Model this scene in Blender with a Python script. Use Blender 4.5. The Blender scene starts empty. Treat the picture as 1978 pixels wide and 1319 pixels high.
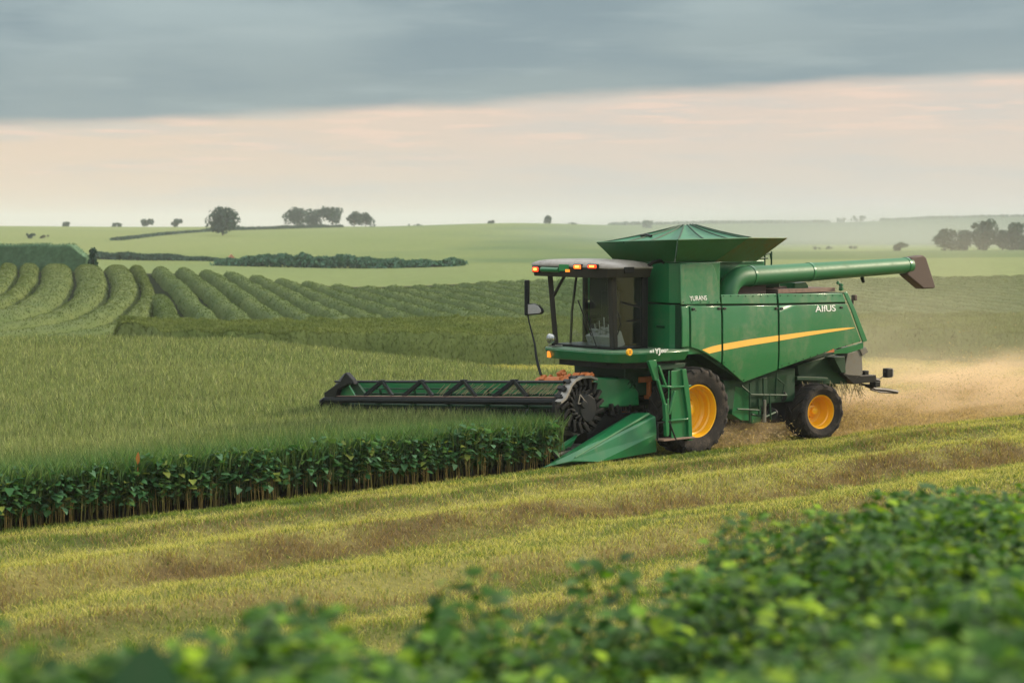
import bpy, bmesh, math, random
import numpy as np
from mathutils import Vector, Matrix

random.seed(7)
rng = np.random.default_rng(11)
SC = bpy.context.scene
COL = SC.collection

# ------------------------------------------------------------------ camera
FPX = 3485.0                       # focal length in pixels of the 1978 px wide photograph
EYE = np.array([0.0, 0.0, 5.2])
PITCH = math.atan(224.5 / FPX)
cam_d = bpy.data.cameras.new("camera")
cam = bpy.data.objects.new("camera", cam_d)
COL.objects.link(cam)
cam.location = EYE
cam.rotation_euler = (math.pi / 2 - PITCH, 0, 0)
cam_d.sensor_width = 36.0
cam_d.lens = 36.0 * FPX / 1978.0
cam_d.clip_start = 0.1
cam_d.clip_end = 9000
cam_d.dof.use_dof = True
cam_d.dof.focus_distance = 40.5
cam_d.dof.aperture_fstop = 1.5
SC.camera = cam

# ------------------------------------------------------------------ light, sky, exposure
SUN_EL, SUN_AZ = math.radians(24), math.radians(72)     # azimuth clockwise from +Y (view direction)
sun_d = bpy.data.lights.new("sun", 'SUN')
sun_d.energy = 5.0
sun_d.angle = math.radians(7)
sun_d.color = (1.0, 0.82, 0.60)
sun = bpy.data.objects.new("sun", sun_d)
COL.objects.link(sun)
sd = Vector((math.sin(SUN_AZ) * math.cos(SUN_EL), math.cos(SUN_AZ) * math.cos(SUN_EL), math.sin(SUN_EL)))
sun.rotation_euler = sd.to_track_quat('Z', 'Y').to_euler()

SC.view_settings.view_transform = 'Standard'
SC.view_settings.look = 'None'
SC.view_settings.exposure = 0.0
SC.view_settings.gamma = 1.0
SC.render.engine = 'CYCLES'
SC.cycles.use_denoising = True
SC.cycles.max_bounces = 6
SC.cycles.transparent_max_bounces = 12
SC.cycles.volume_bounces = 1
SC.cycles.volume_step_rate = 2.0
SC.cycles.volume_max_steps = 96
SC.cycles.sample_clamp_indirect = 4.0


class NT:
    """small helper to write node trees"""
    def __init__(s, tree):
        s.t = tree
        tree.nodes.clear()

    def n(s, kind, **kw):
        nd = s.t.nodes.new(kind)
        for k, v in kw.items():
            if k.startswith('i_'):
                key = k[2:]
                key = int(key) if key.isdigit() else key.replace('_', ' ')
                s.put(nd, key, v)
            else:
                setattr(nd, k, v)
        return nd

    def put(s, nd, key, v):
        if isinstance(v, bpy.types.NodeSocket):
            s.t.links.new(v, nd.inputs[key])
        else:
            nd.inputs[key].default_value = v

    def math(s, op, a, b=0.0, c=0.0, clamp=False):
        nd = s.n('ShaderNodeMath', operation=op, use_clamp=clamp)
        for i, v in enumerate((a, b, c)):
            s.put(nd, i, v)
        return nd.outputs[0]

    def mix(s, f, a, b, mode='MIX'):
        nd = s.n('ShaderNodeMix', data_type='RGBA', blend_type=mode)
        s.put(nd, 0, f)
        for k, v in ((6, a), (7, b)):
            s.put(nd, k, v if isinstance(v, bpy.types.NodeSocket) else (*v[:3], 1))
        return nd.outputs[2]

    def ramp(s, f, stops):
        nd = s.n('ShaderNodeValToRGB')
        el = nd.color_ramp.elements
        while len(el) < len(stops):
            el.new(0.5)
        for e, (p, c) in zip(el, stops):
            e.position = p
            e.color = (c, c, c, 1) if isinstance(c, (int, float)) else (*c, 1)
        s.put(nd, 0, f)
        return nd.outputs[0]

    def smooth(s, x, a, b):
        nd = s.n('ShaderNodeMapRange', interpolation_type='SMOOTHSTEP')
        s.put(nd, 0, x); s.put(nd, 1, a); s.put(nd, 2, b)
        return nd.outputs[0]

    def noise(s, vec, scale, detail=3, rough=0.5, stretch=None):
        if stretch:
            mp = s.n('ShaderNodeMapping')
            s.put(mp, 0, vec)
            mp.inputs['Scale'].default_value = stretch
            vec = mp.outputs[0]
        nd = s.n('ShaderNodeTexNoise')
        s.put(nd, 'Vector', vec)
        nd.inputs['Scale'].default_value = scale
        nd.inputs['Detail'].default_value = detail
        nd.inputs['Roughness'].default_value = rough
        return nd.outputs[0]


def make_world():
    w = bpy.data.worlds.new("World")
    SC.world = w
    w.use_nodes = True
    T = NT(w.node_tree)
    tc = T.n('ShaderNodeTexCoord').outputs['Generated']
    sky = T.n('ShaderNodeTexSky', sky_type='NISHITA', sun_disc=False)
    sky.sun_elevation, sky.sun_rotation = SUN_EL, SUN_AZ
    sp = T.n('ShaderNodeSeparateXYZ', i_0=tc)
    x, y, z = sp.outputs
    # cloud deck: its lower rim climbs slowly to the right
    warp = T.math('MULTIPLY', T.math('SUBTRACT', T.noise(tc, 5.0, 3, 0.5, (1, 1, 2.5)), 0.5), 0.010)
    fine = T.math('MULTIPLY', T.math('SUBTRACT', T.noise(tc, 22.0, 4, 0.55, (0.6, 0.6, 5)), 0.5), 0.007)
    rim = T.math('ADD', T.math('ADD', T.math('MULTIPLY_ADD', x, 0.050, 0.0668), warp), fine)
    h = T.math('SUBTRACT', z, rim)
    deck = T.smooth(h, -0.004, 0.0055)
    # bright band below the deck
    streak = T.noise(tc, 9.0, 5, 0.55, (1.0, 1.0, 9.0))
    streak2 = T.noise(tc, 24.0, 4, 0.55, (0.8, 0.8, 10.0))
    low = T.mix(T.smooth(z, 0.0, 0.075), (0.675, 0.628, 0.552), (0.78, 0.63, 0.53))
    low = T.mix(T.math('MULTIPLY', T.smooth(x, 0.10, -0.30), 0.75), low, (0.84, 0.66, 0.49))
    low = T.mix(T.math('MULTIPLY', T.smooth(streak, 0.42, 0.70), 0.5), low, (0.585, 0.60, 0.575))
    pinkz = T.math('MULTIPLY', T.smooth(h, -0.045, -0.012), T.smooth(streak2, 0.50, 0.66))
    low = T.mix(T.math('MULTIPLY', pinkz, 0.5), low, (0.95, 0.70, 0.56))
    # slate underside of the deck, paler further up
    up = T.smooth(h, 0.012, 0.075)
    slate = T.mix(up, (0.295, 0.375, 0.395), (0.40, 0.50, 0.515))
    sn = T.noise(tc, 6.5, 4, 0.5, (1.0, 1.0, 4.5))
    slate = T.mix(T.smooth(sn, 0.36, 0.66), slate, (0.24, 0.325, 0.365))
    slate = T.mix(T.math('MULTIPLY', T.smooth(streak, 0.48, 0.76), 0.4), slate, (0.44, 0.53, 0.53))
    slate = T.mix(T.math('MULTIPLY', T.smooth(x, 0.1, 0.32), 0.3), slate, (0.23, 0.32, 0.37))
    cloud = T.mix(deck, low, slate)
    # unseen overhead cloud, brightened to lift the light on the fields
    over = T.noise(tc, 2.2, 3)
    high = T.mix(over, (1.40, 1.46, 1.46), (1.90, 1.92, 1.84))
    cloud = T.mix(T.smooth(z, 0.17, 0.55), cloud, high)
    cloud10 = T.mix(1.0, cloud, (10, 10, 10), 'MULTIPLY')
    col = T.mix(0.94, sky.outputs[0], cloud10)
    bg = T.n('ShaderNodeBackground', i_0=col)
    bg.inputs[1].default_value = 0.1
    T.n('ShaderNodeOutputWorld', i_0=bg.outputs[0])


make_world()

# ------------------------------------------------------------------ geometry of the view and of the machine
def ray(px, py):
    a, b = (px - 989) / FPX, (659.5 - py) / FPX
    return np.array([a, math.cos(PITCH) + b * math.sin(PITCH), -math.sin(PITCH) + b * math.cos(PITCH)])


def at_height(px, py, z):
    r = ray(px, py)
    return EYE + r * ((z - EYE[2]) / r[2])


def at_dist(px, py, d):
    r = ray(px, py)
    return EYE + r * (d / r[1])


HEAD = math.radians(220)           # heading of the combine (forward = local X)
RM = np.array([[math.cos(HEAD), -math.sin(HEAD), 0], [math.sin(HEAD), math.cos(HEAD), 0], [0, 0, 1]])
PO = np.array([3.135, 41.990, 0.0])  # ground below the middle of its front axle


def loc(px, py, ax, val):
    """traced outline point: on the plane (ax = val) of the machine, in metres in the machine's own axes"""
    o, d = RM.T @ (EYE - PO), RM.T @ ray(px, py)
    return o + d * ((val - o[ax]) / d[ax])


def S(px, py, v):
    q = loc(px, py, 1, v)
    return (q[0], q[2])


def to_uv(x, y):
    dx, dy = x - PO[0], y - PO[1]
    c, s = math.cos(HEAD), math.sin(HEAD)
    return dx * c + dy * s, -dx * s + dy * c


def to_xy(u, v):
    c, s = math.cos(HEAD), math.sin(HEAD)
    return PO[0] + u * c - v * s, PO[1] + u * s + v * c


def hash2(i, j, seed):
    n = (i.astype(np.int64) * 374761393 + j.astype(np.int64) * 668265263 + seed * 1442695041) & 0x7fffffff
    n = ((n ^ (n >> 13)) * 1274126177) & 0x7fffffff
    return ((n ^ (n >> 16)) & 0xffff) / 65535.0


def vnoise(x, y, seed=0):
    x, y = np.asarray(x, float), np.asarray(y, float)
    i, j = np.floor(x), np.floor(y)
    fx, fy = x - i, y - j
    fx, fy = fx * fx * (3 - 2 * fx), fy * fy * (3 - 2 * fy)
    i, j = i.astype(np.int64), j.astype(np.int64)
    a, b = hash2(i, j, seed), hash2(i + 1, j, seed)
    c, d = hash2(i, j + 1, seed), hash2(i + 1, j + 1, seed)
    return (a * (1 - fx) + b * fx) * (1 - fy) + (c * (1 - fx) + d * fx) * fy


def fbm(x, y, seed=0, o=3):
    t, a, n = 0, 0.5, 0
    for k in range(o):
        t = t + a * vnoise(x * 2 ** k, y * 2 ** k, seed + k); n += a; a *= 0.5
    return t / n


def sstep(x, a, b):
    t = np.clip((np.asarray(x, float) - a) / (b - a), 0, 1)
    return t * t * (3 - 2 * t)


# ------------------------------------------------------------------ terrain
TP = np.array([-3000, -400, 0, 300, 700, 1000, 1500, 1978, 2400, 5000.])
TD = np.array([62, 80, 140, 172, 250, 400, 650, 900, 1600, 3200, 6000.])
TZ = np.array([
    [-.5, -.5, -.5, -.5, -.5, -.4, 0, 0, 0, 0],
    [-.2, -.2, -.2, -.2, -.2, -.1, .05, .1, .1, .1],
    [1.5, 1.5, 1.45, 1.35, .25, .55, .75, .95, .95, .95],
    [.9, .9, .9, .5, -.5, .0, .5, .7, .7, .7],
    [.0, .0, .0, -.5, -.9, -.4, .3, .6, .6, .6],
    [.9, .9, .8, -.2, -1.4, -1.0, -1.0, -.6, -.4, -.4],
    [4.3, 4.3, 4.3, 3.3, 2.5, 3.0, -.8, -1.0, -.8, -.8],
    [4.6, 4.6, 4.6, 4.3, 4.5, 6.2, 1.5, 1.0, 1.2, 1.2],
    [1.5, 1.5, 1.5, 1.5, 2, 3.2, 6.6, 12.0, 15, 15],
    [-6, -6, -6, -6, -6, -6, -3, -2, -2, -2],
    [-12] * 10])


def terr_far(px, d):
    lp = np.clip(px, TP[0], TP[-1])
    k = np.clip(np.searchsorted(TP, lp, side='right') - 1, 0, len(TP) - 2)
    f = (lp - TP[k]) / (TP[k + 1] - TP[k]); f = f * f * (3 - 2 * f)
    rows = TZ[:, k] * (1 - f) + TZ[:, k + 1] * f              # (11, N)
    ld, LT = np.log(np.clip(d, TD[0], TD[-1])), np.log(TD)
    j = np.clip(np.searchsorted(LT, ld, side='right') - 1, 0, len(LT) - 2)
    idx = np.arange(len(ld))
    m = np.zeros_like(rows)                                       # catmull-rom tangents
    m[1:-1] = (rows[2:] - rows[:-2]) / (LT[2:] - LT[:-2])[:, None]
    h = LT[j + 1] - LT[j]
    t = (ld - LT[j]) / h
    p0, p1, m0, m1 = rows[j, idx], rows[j + 1, idx], m[j, idx] * h, m[j + 1, idx] * h
    return (2 * t**3 - 3 * t**2 + 1) * p0 + (t**3 - 2 * t**2 + t) * m0 + (-2 * t**3 + 3 * t**2) * p1 + (t**3 - t**2) * m1


# crest of the planted bank near the camera: distance at which it ends, per image column
BPX = np.array([-3000, -400, 0, 200, 520, 900, 1200, 1420, 1700, 1978, 2400, 5000.])
BD = np.array([4.0, 4.6, 5.0, 5.0, 6.2, 8.0, 8.9, 11.4, 13.0, 14.6, 11, 6.])
BZ = np.array([4.26, 4.26, 4.20, 4.05, 3.90, 3.52, 3.34, 3.26, 3.22, 3.12, 2.4, 1.6])


def crop_v(u, v):
    return v


def band_front(px):
    return np.interp(px, [-3000, 250, 1040, 1500, 1700, 1978, 2400, 5000], [74, 74, 70, 71.5, 70.5, 65.6, 61, 55])


def windrow(u, v):
    """profile of the low ridges of cut stubble that run along the direction of travel"""
    w = v + 0.5 * (vnoise(u * 0.25, v * 0.3, 5) - 0.5) + 0.25 * (vnoise(u * 0.9, v * 0.8, 6) - .5)
    r = np.zeros_like(w)
    for c, a, s in ((2.2, .10, .45), (3.6, .14, .7), (6.3, .36, .75), (8.3, .10, .5), (9.4, .26, .65), (12.5, .16, .7), (15, .2, .8)):
        a = a * (0.6 + 0.8 * vnoise(u * .3, v * 0 + c, 9))
        dd = (w - c)
        r = r + a * np.where(dd < 0, np.exp(-(dd / (s * 1.5)) ** 2), np.exp(-(dd / (s * .75)) ** 2))
    return r


def ground(x, y):
    x, y = np.atleast_1d(np.asarray(x, float)), np.atleast_1d(np.asarray(y, float))
    d = np.maximum(y, 0.5)
    px = 989 + FPX * x / d
    u, v = to_uv(x, y)
    near = -0.06 * 9.0 * sstep(1.3 - v, -1.0, 11.0) * np.where(u > -9, 1, sstep(u, -16, -9))
    near = near + windrow(u, v) * sstep(v, 1.6, 2.3) * sstep(d, 15, 20)
    near = near + 0.05 * (fbm(x * 0.8, y * 0.8, 3) - 0.5) * sstep(v, 1.4, 2.4)
    k = sstep(d, 60, 72)
    z = near * (1 - k) + terr_far(px, d) * k
    bd, bz = np.interp(px, BPX, BD), np.interp(px, BPX, BZ)
    plateau = bz - 0.78 + (bd - np.minimum(d, bd)) * 0.10
    fall = plateau - np.maximum(d - bd, 0) * 0.48
    fall = fall + 0.06 * (fbm(x * 1.5, y * 1.5, 4) - .5)
    return np.maximum(z, fall) if True else z


def ground1(x, y):
    return float(ground(x, y)[0])


# ------------------------------------------------------------------ materials
MATS = {}


def mat_new(name):
    m = bpy.data.materials.new(name)
    m.use_nodes = True
    MATS[name] = m
    return m, NT(m.node_tree)


def mat_paint(name, col, rough=0.35, metal=0.0, dirt=0.25, dirtcol=(0.16, 0.13, 0.08), bump=0.0, coat=0.0, scale=3.0, spec=0.5, wave=0.0):
    m, T = mat_new(name)
    tc = T.n('ShaderNodeTexCoord').outputs['Object']
    n1 = T.noise(tc, scale, 6, 0.65)
    n2 = T.noise(tc, scale * 9, 4, 0.6)
    n3 = T.noise(tc, scale * 3.0, 5, 0.7, (1, 1, 0.22))
    f = T.math('MULTIPLY', T.math('MULTIPLY', T.smooth(n1, 0.38, 0.72), T.math('ADD', T.math('MULTIPLY', T.smooth(n2, 0.35, 0.7), .55), T.math('MULTIPLY', T.smooth(n3, 0.42, 0.68), .6))), dirt)
    base = T.mix(T.math('MULTIPLY', n1, 0.35), col, tuple(c * 0.72 for c in col))
    c = T.mix(f, base, dirtcol)
    p = T.n('ShaderNodeBsdfPrincipled', i_Base_Color=c)
    p.inputs['Metallic'].default_value = metal
    p.inputs['Specular IOR Level'].default_value = spec
    T.put(p, 'Roughness', T.math('ADD', T.math('MULTIPLY_ADD', n2, 0.14, rough - 0.07), T.math('MULTIPLY', f, 0.5)))
    if coat:
        p.inputs['Coat Weight'].default_value = coat
        p.inputs['Coat Roughness'].default_value = 0.12
    if bump:
        b = T.n('ShaderNodeBump', i_Height=n2)
        b.inputs['Strength'].default_value = bump
        b.inputs['Distance'].default_value = 0.02
        T.put(p, 'Normal', b.outputs[0])
    if wave:
        b = T.n('ShaderNodeBump', i_Height=T.noise(tc, 1.1, 2, 0.4))
        b.inputs['Strength'].default_value = wave
        b.inputs['Distance'].default_value = 0.05
        T.put(p, 'Normal', b.outputs[0]); T.put(p, 'Coat Normal', b.outputs[0])
    T.n('ShaderNodeOutputMaterial', i_0=p.outputs[0])
    return m


def mat_leaf(name, tint=(1, 1, 1), rough=0.55, trans=0.3, spec=0.3, nscale=0.0):
    """foliage: own colour per leaf from the mesh attribute"""
    m, T = mat_new(name)
    at = T.n('ShaderNodeAttribute', attribute_name="Col").outputs[0]
    c = T.mix(1.0, at, tint, 'MULTIPLY')
    if nscale:
        tc = T.n('ShaderNodeTexCoord').outputs['Object']
        nn = T.noise(tc, nscale, 4, 0.6)
        c = T.mix(T.math('MULTIPLY', nn, 0.7), c, T.mix(1.0, c, (0.45, 0.5, 0.4), 'MULTIPLY'))
    p = T.n('ShaderNodeBsdfPrincipled', i_Base_Color=c)
    p.inputs['Roughness'].default_value = rough
    p.inputs['Specular IOR Level'].default_value = spec
    tr = T.n('ShaderNodeBsdfTranslucent')
    T.put(tr, 'Color', T.mix(1.0, c, (1.15, 1.2, 0.55), 'MULTIPLY'))
    mx = T.n('ShaderNodeMixShader', i_0=trans)
    T.put(mx, 1, p.outputs[0]); T.put(mx, 2, tr.outputs[0])
    T.n('ShaderNodeOutputMaterial', i_0=mx.outputs[0])
    return m


def mat_ground():
    m, T = mat_new("field_ground")
    at = T.n('ShaderNodeAttribute', attribute_name="Col").outputs[0]
    tc = T.n('ShaderNodeTexCoord').outputs['Object']
    n1 = T.noise(tc, 0.9, 5, 0.6)
    n2 = T.noise(tc, 9.0, 5, 0.65)
    n3 = T.noise(tc, 0.03, 4, 0.55, (1, 0.35, 1))
    c = T.mix(T.math('MULTIPLY', T.smooth(n1, 0.35, 0.7), 0.5), at, T.mix(1.0, at, (0.6, 0.55, 0.5), 'MULTIPLY'))
    c = T.mix(T.math('MULTIPLY', n2, 0.6), c, T.mix(1.0, c, (0.55, 0.6, 0.5), 'MULTIPLY'))
    c = T.mix(T.math('MULTIPLY', T.smooth(n3, 0.4, 0.65), 0.25), c, T.mix(1.0, c, (0.7, 0.85, 0.7), 'MULTIPLY'))
    p = T.n('ShaderNodeBsdfPrincipled', i_Base_Color=c)
    p.inputs['Roughness'].default_value = 0.95
    p.inputs['Specular IOR Level'].default_value = 0.1
    b = T.n('ShaderNodeBump', i_Height=n2)
    b.inputs['Strength'].default_value = 0.7
    b.inputs['Distance'].default_value = 0.06
    T.put(p, 'Normal', b.outputs[0])
    T.n('ShaderNodeOutputMaterial', i_0=p.outputs[0])
    return m


def mat_glass(name, tint=(0.90, 0.95, 0.92), alpha=0.10):
    m, T = mat_new(name)
    tr = T.n('ShaderNodeBsdfTransparent'); tr.inputs[0].default_value = (*tint, 1)
    gl = T.n('ShaderNodeBsdfGlossy'); gl.inputs['Roughness'].default_value = 0.04
    gl.inputs[0].default_value = (0.9, 0.95, 0.95, 1)
    tc = T.n('ShaderNodeTexCoord').outputs['Object']
    dust = T.n('ShaderNodeBsdfDiffuse'); dust.inputs[0].default_value = (0.22, 0.24, 0.20, 1)
    fr = T.n('ShaderNodeLayerWeight')
    refl = T.math('MULTIPLY_ADD', T.math('POWER', fr.outputs['Facing'], 3.0), .5, .06)
    a = T.n('ShaderNodeMixShader', i_0=refl)
    T.put(a, 1, tr.outputs[0]); T.put(a, 2, gl.outputs[0])
    dn = T.math('MULTIPLY', T.smooth(T.noise(tc, 9.0, 7, 0.75), 0.50, 0.72), 0.20)
    b = T.n('ShaderNodeMixShader', i_0=dn)
    T.put(b, 1, a.outputs[0]); T.put(b, 2, dust.outputs[0])
    T.n('ShaderNodeOutputMaterial', i_0=b.outputs[0])
    return m


def mat_emit(name, col, s):
    m, T = mat_new(name)
    p = T.n('ShaderNodeBsdfPrincipled')
    p.inputs['Base Color'].default_value = (*col, 1)
    p.inputs['Roughness'].default_value = 0.2
    p.inputs['Emission Color'].default_value = (*col, 1)
    p.inputs['Emission Strength'].default_value = s
    T.n('ShaderNodeOutputMaterial', i_0=p.outputs[0])
    return m


GREEN = (0.007, 0.155, 0.050)
M_green = mat_paint("green_paint", GREEN, 0.30, 0, 0.34, (0.13, 0.16, 0.08), coat=0.35, scale=1.6)
M_panel = mat_paint("green_panel_paint", (0.008, 0.160, 0.052), 0.32, 0, 0.48, (0.15, 0.18, 0.09), coat=0.6, scale=1.1, wave=.25)
M_dgreen = mat_paint("dark_green_paint", (0.005, 0.045, 0.018), 0.5, 0, 0.4, (0.05, 0.05, 0.028), scale=3, spec=.3)
M_flap = mat_paint("tank_flap_paint", (0.010, 0.125, 0.036), 0.42, 0, 0.40, (0.12, 0.11, 0.03), coat=0.15, scale=1.0)
M_tarp = mat_paint("tarp_fabric", (0.014, 0.150, 0.070), 0.55, 0, 0.35, (0.10, 0.13, 0.07), bump=0.2, scale=2.2)
M_black = mat_paint("black_plastic", (0.008, 0.009, 0.010), 0.42, 0, 0.3, (0.045, 0.038, 0.028), scale=5, spec=.25)
M_blue_black = mat_paint("black_steel", (0.009, 0.013, 0.017), 0.36, 0.2, 0.3, (0.07, 0.055, 0.04), scale=5, spec=.3)
M_pillar = mat_paint("pillar_grey", (0.026, 0.024, 0.021), 0.5, 0, 0.4, (0.07, 0.055, 0.04), scale=4, spec=.3)
M_rubber = mat_paint("tyre_rubber", (0.022, 0.020, 0.019), 0.85, 0, 0.85, (0.135, 0.108, 0.085), bump=0.25, scale=3.5, spec=.2)
M_tread = mat_paint("tread_rubber", (0.018, 0.017, 0.016), 0.8, 0, 0.6, (0.075, 0.06, 0.045), bump=0.25, scale=4, spec=.25)
M_yellow = mat_paint("yellow_paint", (0.90, 0.45, 0.004), 0.30, 0, 0.12, (0.22, 0.14, 0.04), coat=0.3, scale=4)
M_stripe = mat_paint("stripe_yellow", (0.95, 0.54, 0.10), 0.35, 0, 0.08, scale=2)
M_white = mat_paint("lettering_white", (0.80, 0.82, 0.78), 0.45, 0, 0.1, scale=6)
M_cream = mat_paint("roof_cream", (0.27, 0.245, 0.215), 0.42, 0, 0.8, (0.13, 0.10, 0.08), coat=0.2, scale=3.5)
M_steel = mat_paint("worn_steel", (0.30, 0.29, 0.27), 0.42, 0.8, 0.6, (0.10, 0.07, 0.04), scale=6)
M_dusty = mat_paint("dusty_grey_metal", (0.15, 0.145, 0.125), 0.7, 0.2, 0.8, (0.20, 0.16, 0.10), bump=0.4, scale=7)
M_rust = mat_paint("rusty_bar", (0.26, 0.17, 0.13), 0.75, 0.1, 0.8, (0.12, 0.09, 0.07), bump=0.3, scale=9)
M_orange = mat_paint("orange_paint", (0.50, 0.14, 0.025), 0.55, 0, 0.7, (0.13, 0.06, 0.03), bump=0.3, scale=8)
M_brown = mat_paint("brown_rubber", (0.066, 0.040, 0.032), 0.7, 0, 0.5, (0.14, 0.10, 0.08), bump=0.15, scale=5)
M_seat = mat_paint("seat_fabric", (0.02, 0.022, 0.024), 0.8, 0, 0.2, scale=6)
M_console = mat_paint("console_grey", (0.26, 0.27, 0.28), 0.5, 0.2, 0.5, (0.25, 0.24, 0.22), scale=14)
M_straw = mat_paint("straw", (0.34, 0.29, 0.16), 0.8, 0, 0.3, scale=8)
M_mirror = mat_paint("mirror_silver", (0.42, 0.41, 0.42), 0.35, 0.3, 0.3, scale=12)
M_chrome = mat_paint("lamp_chrome", (0.62, 0.62, 0.60), 0.2, 0.9, 0.4, (0.1, 0.1, 0.08), scale=20)
M_glass = mat_glass("cab_glass")
M_amber = mat_emit("amber_lamp", (1.0, 0.30, 0.03), 0.9)
M_lamp_red = mat_emit("lit_red_lamp", (1.0, 0.06, 0.012), 1.8)
M_lamp_or = mat_emit("lit_orange_lamp", (1.0, 0.16, 0.015), 2.0)
M_lamp_core = mat_emit("lit_lamp_core", (1.0, 0.36, 0.06), 3.2)
M_leaf = mat_leaf("leaf", rough=.55, spec=.25, trans=.36)
M_blade = mat_leaf("grass_blade", trans=0.4, rough=0.6, spec=0.2)
M_crown = mat_leaf("tree_foliage", trans=0.15, rough=0.8, spec=0.1)
M_mound = mat_leaf("row_foliage", trans=0.15, rough=0.8, spec=0.15, nscale=5.0)
M_bark = mat_paint("bark", (0.07, 0.05, 0.035), 0.9, 0, 0.3, bump=0.5, scale=6)
M_stalk = mat_leaf("stalk", trans=0.05, rough=0.7, spec=0.2)
M_ground = mat_ground()
M_roof_tile = mat_paint("terracotta_tile", (0.50, 0.20, 0.12), 0.8, 0, 0.3, scale=2)
M_wallpaint = mat_paint("pale_wall", (0.55, 0.50, 0.43), 0.8, 0, 0.3, scale=1)
M_winpane = mat_paint("dark_pane", (0.03, 0.035, 0.04), 0.2, 0, 0.1, scale=3)


# ------------------------------------------------------------------ mesh helpers
class MB:
    def __init__(s):
        s.v, s.f = [], []

    def add(s, vs, fs):
        b = len(s.v)
        s.v += [tuple(map(float, p)) for p in vs]
        s.f += [tuple(b + i for i in f) for f in fs]
        return s

    def box(s, c, d, rot=None, taper=1.0):
        vs = []
        for z in (-1, 1):
            k = taper if z > 0 else 1
            for x, y in ((-1, -1), (1, -1), (1, 1), (-1, 1)):
                p = Vector((x * d[0] / 2 * k, y * d[1] / 2 * k, z * d[2] / 2))
                if rot is not None:
                    p = rot @ p
                vs.append((p.x + c[0], p.y + c[1], p.z + c[2]))
        return s.add(vs, [(0, 3, 2, 1), (4, 5, 6, 7), (0, 1, 5, 4), (1, 2, 6, 5), (2, 3, 7, 6), (3, 0, 4, 7)])

    def prism(s, poly, axis, a, b, poly2=None):
        """poly in the two other axes, extruded along axis from a to b"""
        poly2 = poly2 or poly
        n = len(poly)
        def mk(p, t):
            q = list(p); q.insert(axis, t); return q
        vs = [mk(p, a) for p in poly] + [mk(p, b) for p in poly2]
        fs = [tuple(range(n))[::-1], tuple(range(n, 2 * n))]
        fs += [(i, (i + 1) % n, n + (i + 1) % n, n + i) for i in range(n)]
        return s.add(vs, fs)

    def tube(s, path, r, seg=12, caps=True):
        P = [Vector(p) for p in path]
        rs = r if isinstance(r, (list, tuple)) else [r] * len(P)
        vs, fs = [], []
        up = None
        for i, p in enumerate(P):
            t = (P[min(i + 1, len(P) - 1)] - P[max(i - 1, 0)]).normalized()
            if up is None:
                up = Vector((0, 0, 1)) if abs(t.z) < 0.9 else Vector((1, 0, 0))
            a = t.cross(up)
            if a.length < 1e-4:
                a = t.orthogonal()
            a.normalize()
            b = a.cross(t).normalized()
            up = b
            for k in range(seg):
                an = 2 * math.pi * k / seg
                vs.append(p + a * (math.cos(an) * rs[i]) + b * (math.sin(an) * rs[i]))
        for i in range(len(P) - 1):
            for k in range(seg):
                k2 = (k + 1) % seg
                fs.append((i * seg + k, i * seg + k2, (i + 1) * seg + k2, (i + 1) * seg + k))
        if caps:
            fs.append(tuple(range(seg))[::-1])
            fs.append(tuple(range((len(P) - 1) * seg, len(P) * seg)))
        return s.add(vs, fs)

    def beam(s, a, b, w, h, up=(0, 0, 1)):
        a, b = Vector(a), Vector(b)
        t = (b - a).normalized()
        sd_ = t.cross(Vector(up))
        if sd_.length < 1e-3:
            sd_ = t.cross(Vector((1, 0, 0)))
        sd_.normalize()
        n = sd_.cross(t)
        vs = []
        for p in (a, b):
            for i, j in ((-1, -1), (1, -1), (1, 1), (-1, 1)):
                vs.append(p + sd_ * (i * w / 2) + n * (j * h / 2))
        return s.add(vs, [(0, 3, 2, 1), (4, 5, 6, 7), (0, 1, 5, 4), (1, 2, 6, 5), (2, 3, 7, 6), (3, 0, 4, 7)])

    def lathe(s, prof, seg=48):
        """profile (radius, y) turned about the Y axis"""
        vs, fs = [], []
        n = len(prof)
        for k in range(seg):
            an = 2 * math.pi * k / seg
            for r, y in prof:
                vs.append((r * math.cos(an), y, r * math.sin(an)))
        for k in range(seg):
            k2 = (k + 1) % seg
            for i in range(n - 1):
                fs.append((k * n + i, k * n + i + 1, k2 * n + i + 1, k2 * n + i))
        return s.add(vs, fs)

    def build(s, name, mat, parent=None, bevel=0.0, smooth=35, solid=0.0):
        me = bpy.data.meshes.new(name)
        me.from_pydata(s.v, [], s.f)
        bm = bmesh.new(); bm.from_mesh(me)
        bmesh.ops.recalc_face_normals(bm, faces=bm.faces)
        bm.to_mesh(me); bm.free()
        me.materials.append(mat)
        o = bpy.data.objects.new(name, me)
        COL.objects.link(o)
        if parent is not None:
            o.parent = parent
        if smooth:
            me.polygons.foreach_set('use_smooth', [True] * len(me.polygons))
            me.set_sharp_from_angle(angle=math.radians(smooth))
        if solid:
            md = o.modifiers.new('solid', 'SOLIDIFY'); md.thickness = solid; md.offset = 0
        if bevel:
            md = o.modifiers.new('bevel', 'BEVEL'); md.width = bevel; md.segments = 2
            md.limit_method = 'ANGLE'; md.angle_limit = math.radians(40)
        return o


def tag(o, label=None, cat=None, group=None, kind=None):
    if label: o['label'] = label
    if cat: o['category'] = cat
    if group: o['group'] = group
    if kind: o['kind'] = kind
    return o


def empty(name, location=(0, 0, 0), rz=0.0, parent=None):
    o = bpy.data.objects.new(name, None)
    o.empty_display_size = 0.3
    COL.objects.link(o)
    o.location = location
    o.rotation_euler = (0, 0, rz)
    if parent is not None:
        o.parent = parent
    return o


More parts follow.
